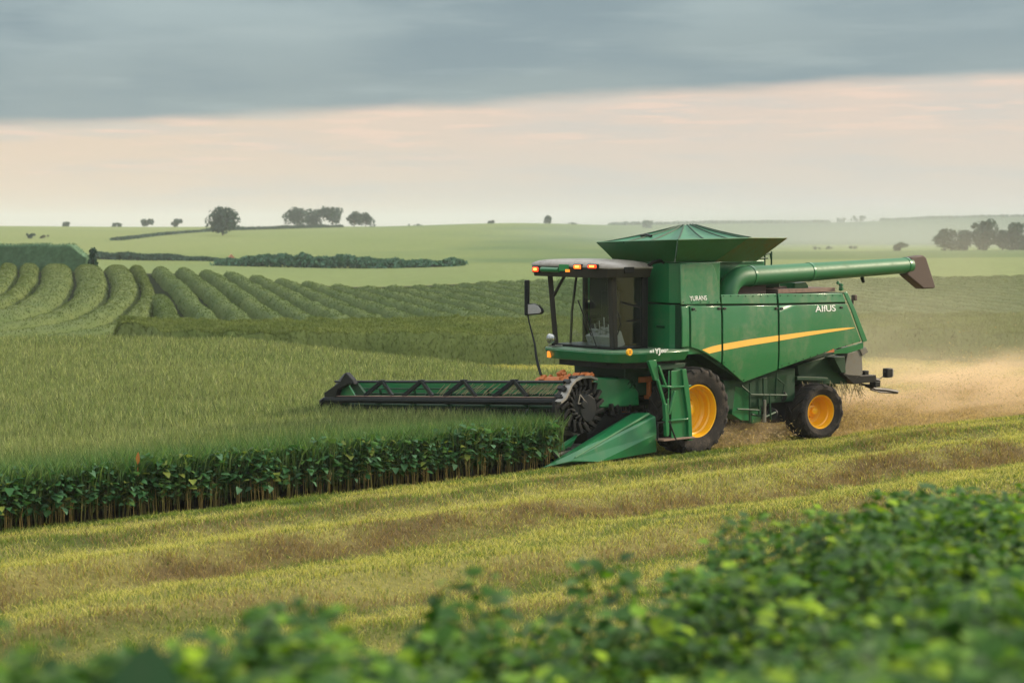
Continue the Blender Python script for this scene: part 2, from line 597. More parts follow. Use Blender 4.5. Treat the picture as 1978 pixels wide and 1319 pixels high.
def np_mesh(name, verts, faces_flat, loop_sizes, mat, cols=None, smooth=False):
    me = bpy.data.meshes.new(name)
    nv, nf = len(verts), len(loop_sizes)
    me.vertices.add(nv)
    me.vertices.foreach_set('co', np.asarray(verts, np.float32).ravel())
    me.loops.add(len(faces_flat))
    me.loops.foreach_set('vertex_index', np.asarray(faces_flat, np.int32))
    me.polygons.add(nf)
    st = np.concatenate([[0], np.cumsum(loop_sizes)[:-1]]).astype(np.int32)
    me.polygons.foreach_set('loop_start', st)
    if cols is not None:
        a = me.attributes.new('Col', 'FLOAT_COLOR', 'POINT')
        c4 = np.ones((nv, 4), np.float32); c4[:, :3] = cols
        a.data.foreach_set('color', c4.ravel())
    if smooth:
        me.polygons.foreach_set('use_smooth', np.ones(nf, bool))
    me.update(calc_edges=True)
    me.validate()
    if mat: me.materials.append(mat)
    return me


def link(name, me, parent=None):
    o = bpy.data.objects.new(name, me)
    COL.objects.link(o)
    if parent is not None: o.parent = parent
    return o


def blades(pos, h, w, lean, col, base_dark=0.6, seg=2):
    """curved grass blades: two segments (quad + tri). pos (N,3)"""
    n = len(pos)
    an = rng.uniform(0, 2 * math.pi, n)
    side = np.stack([np.cos(an), np.sin(an), np.zeros(n)], 1) * (w / 2)[:, None]
    la = rng.uniform(0, 2 * math.pi, n)
    ld = np.stack([np.cos(la), np.sin(la), np.zeros(n)], 1) * (lean * h)[:, None]
    up = np.array([0, 0, 1.0])
    mid = pos + ld * 0.30 + up * (h * 0.58)[:, None]
    tip = pos + ld + up * h[:, None]
    V = np.stack([pos - side, pos + side, mid + side * 0.8, mid - side * 0.8, tip], 1).reshape(-1, 3)
    b = np.arange(n)[:, None] * 5
    F = np.concatenate([b + np.array([[0, 1, 2, 3]]), b + np.array([[3, 2, 4]])], 1).ravel()
    Ls = np.tile([4, 3], n)
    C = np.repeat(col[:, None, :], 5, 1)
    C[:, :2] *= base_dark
    return V, F, Ls, C.reshape(-1, 3)


# ------------------------------------------------------------------ ground sheet
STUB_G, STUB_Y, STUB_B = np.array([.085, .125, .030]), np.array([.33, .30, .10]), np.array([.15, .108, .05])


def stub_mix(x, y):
    """stubble colour of the cut field: green / straw / brown bands along the direction of travel, with ridge shading painted in"""
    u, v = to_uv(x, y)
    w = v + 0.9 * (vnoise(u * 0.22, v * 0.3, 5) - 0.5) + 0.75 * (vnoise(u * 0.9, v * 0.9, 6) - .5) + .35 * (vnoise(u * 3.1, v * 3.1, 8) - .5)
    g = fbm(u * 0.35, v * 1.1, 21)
    brown = np.zeros_like(w)  # residue bands that double as painted shade on the ridges' near sides
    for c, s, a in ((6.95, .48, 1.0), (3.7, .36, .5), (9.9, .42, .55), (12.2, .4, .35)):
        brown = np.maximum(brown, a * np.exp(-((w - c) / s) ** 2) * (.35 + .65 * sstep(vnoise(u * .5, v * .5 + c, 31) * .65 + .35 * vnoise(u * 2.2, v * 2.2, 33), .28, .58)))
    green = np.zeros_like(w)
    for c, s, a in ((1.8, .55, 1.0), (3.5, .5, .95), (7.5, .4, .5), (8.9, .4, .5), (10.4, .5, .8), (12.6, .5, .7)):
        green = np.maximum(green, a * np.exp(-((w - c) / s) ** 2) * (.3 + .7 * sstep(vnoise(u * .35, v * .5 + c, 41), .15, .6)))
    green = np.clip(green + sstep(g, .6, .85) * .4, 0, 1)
    crest = 0  # straw bands painted in as the bright ridge crests
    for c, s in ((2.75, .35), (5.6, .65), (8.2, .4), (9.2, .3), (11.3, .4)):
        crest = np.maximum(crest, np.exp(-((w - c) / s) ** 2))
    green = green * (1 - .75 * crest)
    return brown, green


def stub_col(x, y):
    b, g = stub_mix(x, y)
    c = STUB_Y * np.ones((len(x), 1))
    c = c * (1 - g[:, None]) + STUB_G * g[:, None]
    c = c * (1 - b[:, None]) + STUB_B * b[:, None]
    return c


def in_crop(u, v, d, px):
    a = (v < 1.3) & (u > 3.64)
    b = (v < -8.15) & (u > -9)
    return (a | b) & (d < band_front(px) - 0.2)


def make_ground():
    pxs = np.concatenate([np.linspace(-26000, -1400, 40)[:-1], np.arange(-1400, 3400, 14), np.linspace(3400, 28000, 40)])
    ds = np.concatenate([np.arange(1.0, 20, 0.25), np.arange(20, 66, 0.3), 66 * 1.012 ** np.arange(0, 390)])
    ds = ds[ds < 6000]
    PX, D = np.meshgrid(pxs, ds)
    X = (PX - 989) / FPX * D
    x, y = X.ravel(), D.ravel()
    z = ground(x, y)
    px, d = PX.ravel(), y
    u, v = to_uv(x, y)
    n, m = len(ds), len(pxs)
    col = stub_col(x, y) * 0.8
    crop = in_crop(u, v, d, px) | ((d > band_front(px)) & (d < 84))
    col[crop] = (.045, .040, .018)
    rows = (d > 82) & (d < 150)
    col[rows] = (.022, .032, .012)
    def patch(mask, c):
        k = mask[:, None]
        col[:] = col * (1 - k) + np.array(c) * k
    far = sstep(d, 146, 156)
    patch(far, (.185, .235, .090))                                   # pale strip beyond the rows
    tex = fbm(px * .004, np.log(d) * 9, 61)
    patch(sstep(d, 255, 275), (.180, .228, .078))                  # the long pale hill
    patch(sstep(d, 255, 275) * sstep(px + 900 * tex - 450, 760, 1250), (.105, .165, .064))
    stripes = 0.5 + 0.5 * np.sin((px * .0022 + np.log(d) * 26 + tex * 3))
    patch(sstep(d, 330, 400) * stripes * .30, (.170, .215, .072))
    patch(sstep(d, 360, 380) * (1 - sstep(px, 300, 700)) , (.205, .245, .090))
    patch(sstep(d, 420, 440) * sstep(px, 1350, 1600) * (1 - sstep(d, 560, 600)), (.20, .26, .10))
    patch(sstep(d, 560, 600) * sstep(px, 1350, 1600), (.070, .120, .060))
    patch(sstep(d, 1100, 1200) * sstep(px, 1350, 1600), (.060, .105, .056))
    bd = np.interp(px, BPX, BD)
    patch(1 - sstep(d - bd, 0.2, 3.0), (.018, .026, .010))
    idx = np.arange(n * m).reshape(n, m)
    F = np.stack([idx[:-1, :-1], idx[:-1, 1:], idx[1:, 1:], idx[1:, :-1]], -1).reshape(-1)
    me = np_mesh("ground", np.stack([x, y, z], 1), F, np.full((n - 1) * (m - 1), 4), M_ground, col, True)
    o = link("ground", me)
    tag(o, "rolling farmland with cut stubble in front and pale green hills behind", "field", kind="structure")


make_ground()

# ------------------------------------------------------------------ the combine harvester
ROOT = empty("combine_harvester", PO, HEAD)
tag(ROOT, "green combine harvester with yellow wheels cutting the edge of the crop", "combine harvester")


def text_mesh(s, size, name, mat, parent, origin, xdir, up, extrude=0.004, off=0.012, squeeze=1.0):
    cu = bpy.data.curves.new(name, 'FONT')
    cu.body = s; cu.size = size; cu.extrude = extrude; cu.offset = off * size
    cu.align_x, cu.align_y = 'CENTER', 'CENTER'
    tmp = bpy.data.objects.new(name, cu)
    me = bpy.data.meshes.new_from_object(tmp)
    bpy.data.objects.remove(tmp)
    X, U = Vector(xdir).normalized(), Vector(up).normalized()
    N = X.cross(U)
    mt = Matrix((X, U, N)).transposed().to_4x4()
    mt.translation = Vector(origin)
    me.transform(mt @ Matrix.Diagonal((squeeze, 1, 1, 1)))
    me.name = name
    me.materials.clear(); me.materials.append(mat)
    o = bpy.data.objects.new(name, me)
    COL.objects.link(o); o.parent = parent
    return o


def make_wheel(name, R, W, rim_r, nlug, skew):
    w = empty(name, parent=ROOT)
    hw = W / 2
    prof = [(rim_r, -hw * .72), (rim_r * 1.08, -hw * .86), (R * .80, -hw), (R * .88, -hw * .98), (R * .945, -hw * .90), (R * .958, -hw * .5),
            (R * .962, 0), (R * .958, hw * .5), (R * .945, hw * .90), (R * .88, hw * .98), (R * .80, hw), (rim_r * 1.08, hw * .86), (rim_r, hw * .72)]
    MB().lathe(prof, 72).build("tyre", M_rubber, w, smooth=30)
    lug = MB()
    for sgn in (-1, 1):
        for k in range(nlug):
            a0 = 2 * math.pi * (k + (0.5 if sgn > 0 else 0)) / nlug
            pts = [(0.00, R * .955, R, .0), (hw * .45, R * .95, R * .998, skew * .5), (hw * .90, R * .935, R * .985, skew), (hw * 1.0, R * .86, R * .91, skew * 1.12)]
            aw = 0.42 * 2 * math.pi / nlug / 2
            vs, fs = [], []
            for (yy, r0, r1, sk) in pts:
                for rr, da in ((r0, -aw), (r1, -aw * .75), (r1, aw * .75), (r0, aw)):
                    an = a0 + sk + da
                    out = yy * sgn + (0.012 * sgn if yy > hw * .95 else 0)
                    vs.append((rr * math.cos(an), out, rr * math.sin(an)))
            for i in range(len(pts) - 1):
                for j in range(4):
                    j2 = (j + 1) % 4
                    fs.append((i * 4 + j, i * 4 + j2, i * 4 + 4 + j2, i * 4 + 4 + j))
            fs += [(0, 1, 2, 3), (12, 15, 14, 13)]
            lug.add(vs, fs)
    lug.build("tread", M_tread, w, smooth=0, bevel=0.006)
    r = rim_r
    MB().lathe([(r * .97, -hw * .78), (r * 1.03, -hw * .76), (r * 1.0, -hw * .5), (r * .97, hw * .55), (r * 1.035, hw * .76), (r * 1.03, hw * .81), (r * .985, hw * .80),
                (r * .95, hw * .62), (r * .93, hw * .42), (r * .87, hw * .36), (r * .85, hw * .05), (r * .78, -hw * .04), (r * .74, -hw * .2),
                (r * .55, -hw * .26), (r * .42, -hw * .22), (r * .36, -hw * .02), (r * .30, hw * .02), (0.001, hw * .02)], 64).build("rim", M_yellow, w, smooth=40)
    hb = MB().lathe([(r * .24, hw * .0), (r * .235, hw * .16), (r * .19, hw * .22), (r * .08, hw * .24), (0.001, hw * .24)], 24)
    for k in range(10):
        an = 2 * math.pi * k / 10
        x, z = r * .46 * math.cos(an), r * .46 * math.sin(an)
        hb.prism([(x + .022 * math.cos(t), z + .022 * math.sin(t)) for t in np.linspace(0, 2 * math.pi, 7)[:-1]], 1, -hw * .27, -hw * .12)
    hb.build("hub", M_yellow, w, smooth=40)
    return w


fw = make_wheel("front_wheel", 1.0, .74, .585, 21, .30); fw.location = (0, 1.38, 1.0); fw.rotation_euler = (0, .3, 0)
rw = make_wheel("rear_wheel", .69, .74, .40, 12, .46); rw.location = (-4.40, 1.30, .685); rw.rotation_euler = (0, .1, math.radians(-9))


def dup_part(o, parent, location, rot):
    c = o.copy(); COL.objects.link(c); c.parent = parent; c.location = location; c.rotation_euler = rot
    for ch in [q for q in bpy.data.objects if q.parent == o]:
        k = ch.copy(); COL.objects.link(k); k.parent = c
    return c


dup_part(fw, ROOT, (0, -1.38, 1.0), (0, .9, math.pi))
dup_part(rw, ROOT, (-4.40, -1.30, .685), (0, .4, math.pi))

# --- body core and panels -------------------------------------------------------
V0 = 1.535
core_poly = [(.40, 3.42), (.40, 2.28)] + [S(x, y, 1.6) for x, y in ((1345, 678), (1362, 687), (1395, 709), (1440, 737), (1505, 712), (1597, 676), (1664, 655))] + [S(1632, 570, 1.6), (-5.30, 3.55), (-.95, 3.55), (-.95, 3.42)]
MB().prism(core_poly, 1, -V0 + .02, V0 - .02).build("body_core", M_dgreen, ROOT, smooth=0)
# grain tank block with chamfered front corners
plan = [(.47, 1.20), (.36, 1.46), (.26, 1.535), (-.86, 1.525), (-.86, .95), (-3.0, .95), (-3.0, -1.585), (.24, -1.585), (.36, -1.50), (.47, -1.20)]
MB().prism(plan, 2, 3.44, 4.36).build("grain_tank", M_green, ROOT, bevel=.02, smooth=0)
plan_l = [(.45, 1.20), (.34, 1.49), (.24, 1.545), (-.4, 1.53), (-.4, -1.58), (.22, -1.58), (.34, -1.50), (.45, -1.20)]
MB().prism(plan_l, 2, 2.28, 3.40).build("front_panel", M_green, ROOT, bevel=.015, smooth=0)


def lean(z):
    """the side skin leans in a little above the waist line and below the stripe"""
    return .050 * min(1, max(0, (z - 3.12) / .5)) ** 1.0 + .015 * max(0, (z - 3.6)) + .07 * max(0, (2.25 - z) / .7) ** 1.5


def lean_mesh(o):
    for q in o.data.vertices:
        q.co.y -= math.copysign(lean(q.co.z), q.co.y)


def cut_mesh(o, zs):
    bm = bmesh.new(); bm.from_mesh(o.data)
    for z in zs:
        bmesh.ops.bisect_plane(bm, geom=bm.verts[:] + bm.edges[:] + bm.faces[:], plane_co=(0, 0, z), plane_no=(0, 0, 1))
    bm.to_mesh(o.data); bm.free()


ZCUT = (1.7, 1.9, 2.1, 2.25, 3.12, 3.3, 3.6, 3.9)


def panel(name, pix, mat=M_panel, v=1.6, th=.035, bevel=.012, mirror=True, bow=0.0):
    poly = [S(x, y, v) for x, y in pix]
    o = MB().prism(poly, 1, v - th, v).build(name, mat, ROOT, bevel=bevel, smooth=30)
    cut_mesh(o, ZCUT); lean_mesh(o)
    if mirror:
        o2 = MB().prism(poly, 1, -v, -v + th).build(name, mat, ROOT, bevel=bevel, smooth=30)
        cut_mesh(o2, ZCUT); lean_mesh(o2)
    return o


panel("tank_side_panel", [(1318, 510), (1379, 509.5), (1384, 518), (1388, 533), (1391.5, 555), (1394, 587), (1318, 588.5)])
panel("side_panel", [(1318, 592), (1331.5, 592), (1332, 669), (1318, 671)])
panel("side_panel", [(1335, 592), (1393.5, 591), (1394, 702), (1378, 691.5), (1362, 682), (1348, 675), (1335, 671)])
panel("side_panel", [(1397, 591), (1502.5, 590), (1504, 714.5), (1440, 739), (1397, 704)])
panel("side_panel", [(1506, 590), (1636, 587), (1663.5, 659), (1597, 680), (1506.5, 713)])
panel("upper_panel", [(1396, 569), (1502.5, 567.5), (1502.5, 586.5), (1396, 587.5)])
panel("upper_panel", [(1506, 567.5), (1630, 566.5), (1635, 583.5), (1506, 586.5)])
panel("rear_corner_strip", [(1633, 566), (1639.5, 563.5), (1676, 658.5), (1667, 661)], M_green, v=1.61)
panel("rear_side_panel", [(1612, 677), (1668, 660.5), (1668.5, 673), (1640, 682.5), (1610, 684)], M_green, v=1.55)
panel("reflector", [(1597, 681), (1611, 673.5), (1612, 680)], M_orange, v=1.615, th=.02, bevel=0, mirror=False)
# rear wall and top deck
pr = S(1632, 570, 1.6), S(1664, 655, 1.6)
MB().add([(pr[0][0] - .02, -1.5, pr[0][1]), (pr[0][0] - .02, 1.5, pr[0][1]), (pr[1][0] - .03, 1.5, pr[1][1]), (pr[1][0] - .03, -1.5, pr[1][1]),
          (pr[0][0] - .10, -1.3, pr[0][1] - .08), (pr[0][0] - .10, 1.3, pr[0][1] - .08), (pr[1][0] - .10, 1.3, pr[1][1] + .1), (pr[1][0] - .10, -1.3, pr[1][1] + .1)],
         [(4, 5, 6, 7), (0, 1, 5, 4), (1, 2, 6, 5), (2, 3, 7, 6), (3, 0, 4, 7)]).build("rear_hood", M_green, ROOT, smooth=0)
b = MB()
b.box((-4.2, .15, 3.62), (2.1, 2.2, .10))
b.box((-4.1, .1, 3.68), (1.2, 1.4, .06))
b.build("engine_deck", M_rust, ROOT, bevel=.01, smooth=0)
b = MB()
b.box((-2.1, .35, 3.72), (1.5, 1.6, .30)); b.box((-2.3, .9, 3.66), (1.0, .3, .12))
b.build("engine_cover", M_brown, ROOT, bevel=.03, smooth=0)
b = MB()
b.prism([S(1535, 567, 1.05), S(1535, 546, 1.05), S(1557, 545, 1.05), S(1562, 552, 1.05), S(1562, 567, 1.05)], 1, .55, 1.05)
b.build("air_intake", M_green, ROOT, bevel=.02, smooth=0)
b = MB()
for k in range(6):
    b.box((-2.75 + k * .1, .4, 3.86), (.05, .9, .2))
b.build("cooling_grille", M_black, ROOT, smooth=0)
# stripe in three pieces, following the panels
stripe_top = [(1356, 675.5), (1375, 669), (1395, 664.5), (1450, 655), (1503, 647.8), (1560, 640.5), (1610, 635), (1640, 632.5), (1651, 632.5)]
stripe_bot = [(1368, 683.5), (1380, 680.5), (1395, 677), (1450, 667), (1503, 658.5), (1560, 648.5), (1610, 640.3), (1640, 635.8), (1651, 633.3)]
tx, bx_ = np.array(stripe_top), np.array(stripe_bot)
for x0, x1 in ((1356, 1393), (1397, 1503), (1506, 1651)):
    xs = np.linspace(x0, x1, 9)
    lower = [(x, np.interp(x, bx_[:, 0], bx_[:, 1])) for x in xs if x >= 1368]
    upper = [(x, np.interp(x, tx[:, 0], tx[:, 1])) for x in xs]
    poly = [S(x, y, 1.6) for x, y in upper + lower[::-1]]
    so = MB().prism(poly, 1, 1.602, 1.606).build("stripe", M_stripe, ROOT, smooth=0)
    cut_mesh(so, ZCUT); lean_mesh(so)
def text_side(s, x0, x1, yc, hpx, v, name):
    a, c = S(x0, yc, v), S(x1, yc, v)
    hgt = abs(S(x0, yc - hpx / 2, v)[1] - S(x0, yc + hpx / 2, v)[1])
    wd = abs(a[0] - c[0])
    size = hgt / 0.70
    o = text_mesh(s, size, name, M_white, ROOT, ((a[0] + c[0]) / 2, v, (a[1] + c[1]) / 2), (-1, 0, 0), (0, 0, 1), off=.004)
    xs = [q.co.x for q in o.data.vertices]
    k = wd / (max(xs) - min(xs)); cx = (max(xs) + min(xs)) / 2
    for q in o.data.vertices: q.co.x = cx + (q.co.x - cx) * k
    lean_mesh(o)
    return o
text_side("AI\u0131US".replace("\u0131", "f"), 1575.5, 1614.5, 596.5, 12, 1.607, "lettering")
text_side("YURANS", 1335, 1368, 576.5, 9, 1.607, "lettering")

for xx, yy in ((1400, 596), (1500, 596), (1510, 596), (1390, 596), (1340, 597), (1625, 594)):
    q = S(xx, yy, 1.6)
    MB().box((q[0], 1.61 - lean(q[1]), q[1]), (.10, .03, .05)).build("panel_latch", M_black, ROOT, bevel=.008)
bolt_me = MB().tube([(0, -.005, 0), (0, .012, 0)], .013, 6).build('bolt', M_dgreen, ROOT, smooth=0)
bolt_n = 0
for x0_, x1_, yy in ((1322, 1388, 584), (1400, 1500, 572), (1510, 1625, 571), (1400, 1440, 700), (1512, 1660, 660), (1338, 1345, 600), (1320, 1330, 660)):
    for t in np.linspace(0, 1, max(2, int((x1_ - x0_) / 12))):
        q = S(x0_ + (x1_ - x0_) * t, yy, 1.6)
        if x1_ - x0_ < 50 and x0_ == 1400: q = S(1400 + 40 * t, 700 + 34 * t, 1.6)
        if yy == 660: q = S(1512 + 148 * t, 706 - 47 * t, 1.6)
        bo = bolt_me if bolt_n == 0 else bolt_me.copy()
        if bolt_n: COL.objects.link(bo); bo.parent = ROOT
        bo.location = (q[0], 1.6 - lean(q[1]), q[1]); bolt_n += 1
MB().box((.485, .95, 2.9), (.02, .25, .05)).build("front_handle", M_dgreen, ROOT, bevel=.006)
b = MB()
for k in range(7):
    pass
for k in range(9):
    a_, c_ = S(1345, 612 + k * 4, 1.6), S(1383, 612 + k * 4, 1.6)
    b.box(((a_[0] + c_[0]) / 2, 1.603, a_[1]), (abs(a_[0] - c_[0]), .012, .014))
# --- grain tank extension and cover --------------------------------------------
fl = [(.50, -.55, 4.37), (.52, 1.42, 4.38), (1.10, 2.08, 4.885), (1.0, -.62, 4.81)]
MB().add(fl, [(0, 1, 2, 3)]).build("tank_flap", M_flap, ROOT, smooth=0, solid=.02)
sl = [(.50, 1.44, 4.38), (-.74, 1.45, 4.37), (-1.16, 2.10, 4.91), (1.09, 2.10, 4.885)]
MB().add(sl, [(0, 1, 2, 3)]).build("tank_flap", M_flap, ROOT, smooth=0, solid=.02)
s2 = [(-.77, 1.43, 4.37), (-2.25, 1.36, 4.36), (-2.58, 2.02, 4.90), (-1.18, 2.09, 4.91)]
o = MB().add(s2, [(0, 1, 2, 3)]).build("tank_flap", mat_paint("weathered_flap_paint", (.050, .135, .034), .5, 0, .9, (.22, .13, .055), scale=.9), ROOT, smooth=0, solid=.02)
o['label'] = "weathered brownish green rear flap"
MB().add([(-2.25, 1.30, 4.36), (-2.25, -1.3, 4.36), (-2.60, -1.9, 4.86), (-2.57, 1.98, 4.88)], [(0, 1, 2, 3)]).build("tank_flap", M_flap, ROOT, smooth=0, solid=.02)
MB().add([(.45, -.58, 4.37), (-2.2, -1.3, 4.36), (-2.58, -1.9, 4.86), (.98, -.66, 4.80)], [(0, 1, 2, 3)]).build("tank_flap", M_flap, ROOT, smooth=0, solid=.02)
# tarp cover: gores from the rim to a short ridge
rim_pts = [(.98, -.60, 4.80), (1.03, .3, 4.82), (1.06, 1.2, 4.86), (1.02, 2.02, 4.88), (.2, 2.04, 4.89), (-.6, 2.05, 4.895), (-1.2, 2.05, 4.90), (-1.9, 1.6, 4.90), (-2.45, 1.0, 4.92),
           (-2.85, .4, 4.93), (-2.6, -.6, 4.88), (-2.5, -1.6, 4.84), (-.8, -1.2, 4.82)]
ridge = [(-1.0, .1, 5.20), (-1.0, .1, 5.20), (-1.03, .14, 5.21), (-1.05, .16, 5.215), (-1.15, .18, 5.22), (-1.25, .17, 5.225), (-1.35, .15, 5.225), (-1.5, .1, 5.22), (-1.6, .05, 5.21), (-1.65, 0, 5.20),
         (-1.6, -.1, 5.20), (-1.4, -.1, 5.2), (-1.1, 0, 5.2)]
cv, cf = [], []
NS = 7
for p, q in zip(rim_pts, ridge):
    for k in range(NS + 1):
        t = k / NS
        bulge = -0.015 * math.sin(math.pi * t)
        cv.append((p[0] + (q[0] - p[0]) * t, p[1] + (q[1] - p[1]) * t, p[2] + (q[2] - p[2]) * (t ** 1.08) + bulge - .012))
nr = len(rim_pts)
mb = MB()
vv, ff = [], []
for i in range(nr):
    j = (i + 1) % nr
    base = len(vv)
    for k in range(NS + 1):
        a, c = Vector(cv[i * (NS + 1) + k]), Vector(cv[j * (NS + 1) + k])
        t = k / NS
        for s_ in range(7):
            w_ = s_ / 6
            pnt = a.lerp(c, w_)
            sag = math.sin(math.pi * w_) * .05 * math.sin(math.pi * min(1, t * .9 + .05))
            vv.append((pnt.x, pnt.y, pnt.z - sag))
    for k in range(NS):
        for s_ in range(6):
            q = base + k * 7 + s_
            ff.append((q, q + 1, q + 8, q + 7))
mb.add(vv, ff).build("tank_cover", M_tarp, ROOT, smooth=25)
rb = MB()
for i in range(nr):
    rb.tube([cv[i * (NS + 1) + k] for k in range(NS + 1)], .022, 6)
rb.build("cover_rib", M_dgreen, ROOT)
MB().tube([(-.2, -.7, 4.9), (.1, .1, 4.98), (.2, .35, 4.95)], .03, 8).build("cover_strap", M_black, ROOT)

# --- unloading auger ------------------------------------------------------------
au = empty("unloading_auger", parent=ROOT)
VA = 1.22
p0, p1, p2, p3 = S(1404, 575, VA), S(1414, 548, VA), S(1440, 534, VA), S(1756, 512.5, VA)
path = [(p0[0], VA, p0[1])]
for t in np.linspace(0, 1, 9):
    q = (1 - t) ** 2 * np.array(p0) + 2 * t * (1 - t) * np.array((p1[0] + .10, p1[1] + .18)) + t * t * np.array(p2)
    if t > .05: path.append((q[0], VA, q[1]))
path.append((p3[0], VA, p3[1]))
MB().tube(path, [.235] * (len(path) - 1) + [.20], 28).build("auger_tube", mat_paint("auger_paint", (.008, .135, .046), .5, 0, .25, (.10, .13, .06), scale=2), au, smooth=40)
for i, t in enumerate((.02, .36, .97)):
    a = Vector(path[-2]).lerp(Vector(path[-1]), t); c = Vector(path[-2]).lerp(Vector(path[-1]), t + .012)
    MB().tube([a, c], .247 - .035 * t, 28).build("auger_flange", M_green, au, smooth=40)
sp_ = [(1752, 497), (1775, 493), (1781, 497), (1799, 553), (1797, 557), (1776, 558), (1744, 531)]
sv = [S(x, y, VA) for x, y in sp_]
MB().prism(sv, 1, VA - .14, VA + .14).build("spout", M_brown, au, bevel=.06, smooth=40)
hk = S(1666, 536, VA)
MB().tube([(hk[0], VA, hk[1] + .1), (hk[0], VA + .01, hk[1])], .012, 6).tube([(hk[0] + .02, VA, hk[1]), (hk[0] - .04, VA, hk[1] - .12)], [.05, .04], 10).build("hanging_dark_blob", M_black, au)  # unidentified dark blob below the tube; its hook is added to hold it
# rails behind the tank, above the auger
b = MB()
for a, c in (((-.95, .5, 4.36), (-3.6, .5, 4.40)), ((-3.0, .5, 4.38), (-3.75, .45, 4.52)), ((-3.75, .45, 4.52), (-3.8, .45, 4.35)), ((-3.2, .5, 4.25), (-3.2, .5, 4.5)), ((-3.5, .5, 4.22), (-3.5, .5, 4.5)), ((-3.8, .45, 4.1), (-3.8, .45, 4.56)), ((-2.6, .5, 4.35), (-2.6, .5, 4.44))):
    b.tube([a, c], .022, 6)
b.box((-1.9, .7, 4.30), (2.1, .5, .06)); b.box((-3.3, .6, 3.95), (.8, .4, .5))
b.build("service_rail", M_dgreen, ROOT, smooth=0)
# small beacon on the rear deck
bp = S(1624, 552, 1.3)
b = MB().tube([(bp[0], 1.3, 3.58), (bp[0], 1.3, bp[1])], .012, 6)
for k in range(7):
    b.box((bp[0] + random.uniform(-.06, .06), 1.3 + random.uniform(-.05, .05), bp[1] + random.uniform(-.1, .1)), (.07, .05, .06), Matrix.Rotation(random.random() * 3, 3, 'Y'))
b.build("beacon", M_green, ROOT, bevel=.01)
rp = S(1650, 575, 1.45)
MB().box((rp[0], 1.45, rp[1]), (.10, .12, .14)).box((rp[0] + .06, 1.45, rp[1] - .08), (.05, .06, .16)).build("rear_lamp", M_brown, ROOT, bevel=.02)

# --- cab -------------------------------------------------------------------------
CAB = empty("cab", parent=ROOT)
UF, UB, VR, VL = 1.78, .84, -1.22, .80
fr = MB()
fr.beam((UF - .02, VR + .05, 2.30), (UF + .10, VR - .06, 4.15), .10, .12)           # far front pillar
fr.build("pillar", M_pillar, CAB, bevel=.015)
fr = MB()
fr.prism([(UF - .10, 2.30), (UF + .02, 2.30), (UF + .12, 4.12), (UF + .30, 4.18), (UF + .02, 4.18), (UF - .04, 4.02)], 1, VL - .13, VL + .03)
fr.build("pillar", M_pillar, CAB, bevel=.02)
MB().beam((UB, VL - .02, 2.3), (UB, VL - .02, 4.2), .10, .16, (1, 0, 0)).build("pillar", M_black, CAB, bevel=.015)
MB().beam((UB, VR + .02, 2.3), (UB, VR + .02, 4.2), .10, .10, (1, 0, 0)).build("pillar", M_black, CAB, bevel=.015)
b = MB()
b.beam((UF + .06, VR + .02, 3.55), (UF + .08, VR + .5, 4.12), .05, .05)
b.tube([(UB + .3, VR + .06, 4.1), (UB + .45, VR + .06, 3.2), (UB + .5, VR + .06, 2.35)], .03, 6)
b.build("brace", M_pillar, CAB)
MB().box((UB + .03, -.12, 3.3), (.05, 1.72, 1.75)).build("rear_wall", M_black, CAB)
MB().box(((UF + UB) / 2, (VL + VR) / 2, 2.44), (UF - UB + .1, VL - VR + .06, .06)).build("cab_floor", M_black, CAB)
MB().add([(UF - .01, VR + .10, 2.36), (UF + .015, VL - .12, 2.36), (UF + .10, VL - .10, 4.10), (UF + .09, VR + .04, 4.10)], [(0, 1, 2, 3)]).build("windscreen", M_glass, CAB, smooth=0)
MB().add([(UF - .06, VL - .01, 2.36), (UB + .08, VL - .01, 2.36), (UB + .08, VL - .01, 4.16), (UF - .02, VL - .01, 4.10)], [(0, 1, 2, 3)]).build("side_window", M_glass, CAB, smooth=0)
MB().add([(UF - .06, VR + .03, 2.36), (UB + .08, VR + .03, 2.36), (UB + .08, VR + .03, 4.16), (UF - .02, VR + .03, 4.10)], [(0, 1, 2, 3)]).build("side_window", M_glass, CAB, smooth=0)
b = MB()
b.tube([(UF - .08, VL + .02, 2.75), (UF - .14, VL + .05, 3.0), (UF - .10, VL + .02, 3.25)], .014, 6)
b.box((UB + .30, VL + .005, 3.05), (.5, .02, .04)); b.beam((UB + .15, VL + .008, 3.35), (UF - .2, VL + .008, 3.48), .02, .05)
b.build("door_handle", M_black, CAB)
wp = MB()
wp.tube([(UF + .06, .30, 2.42), (UF + .09, -.05, 3.2)], .012, 6); wp.beam((UF + .07, .12, 2.7), (UF + .12, -.28, 3.5), .012, .03)
wp.build("wiper", M_black, CAB)
b = MB()
b.box((1.12, -.18, 2.86), (.52, .56, .18)); b.box((.95, -.18, 3.30), (.16, .56, .80)); b.box((.96, -.18, 3.78), (.12, .34, .22)); b.box((1.1, -.18, 2.6), (.3, .3, .3)); b.box((1.15, .14, 3.10), (.4, .08, .08)); b.box((1.15, -.50, 3.10), (.4, .08, .08))
b.build("seat", M_seat, CAB, bevel=.05)
b = MB()
b.tube([(1.52, -.1, 2.36), (1.42, -.1, 2.95)], .05, 8)
tor = [(1.40 + .06 * math.cos(a) * .5, -.1 + .20 * math.cos(a), 2.98 + .05 * 0 + .19 * math.sin(a) * .5) for a in np.linspace(0, 2 * math.pi, 25)]
b.tube(tor, .016, 6, False)
b.build("steering_wheel", M_black, CAB)
b = MB()
b.box((1.48, .18, 2.60), (.34, .85, .34), Matrix.Rotation(.4, 3, 'Y'))
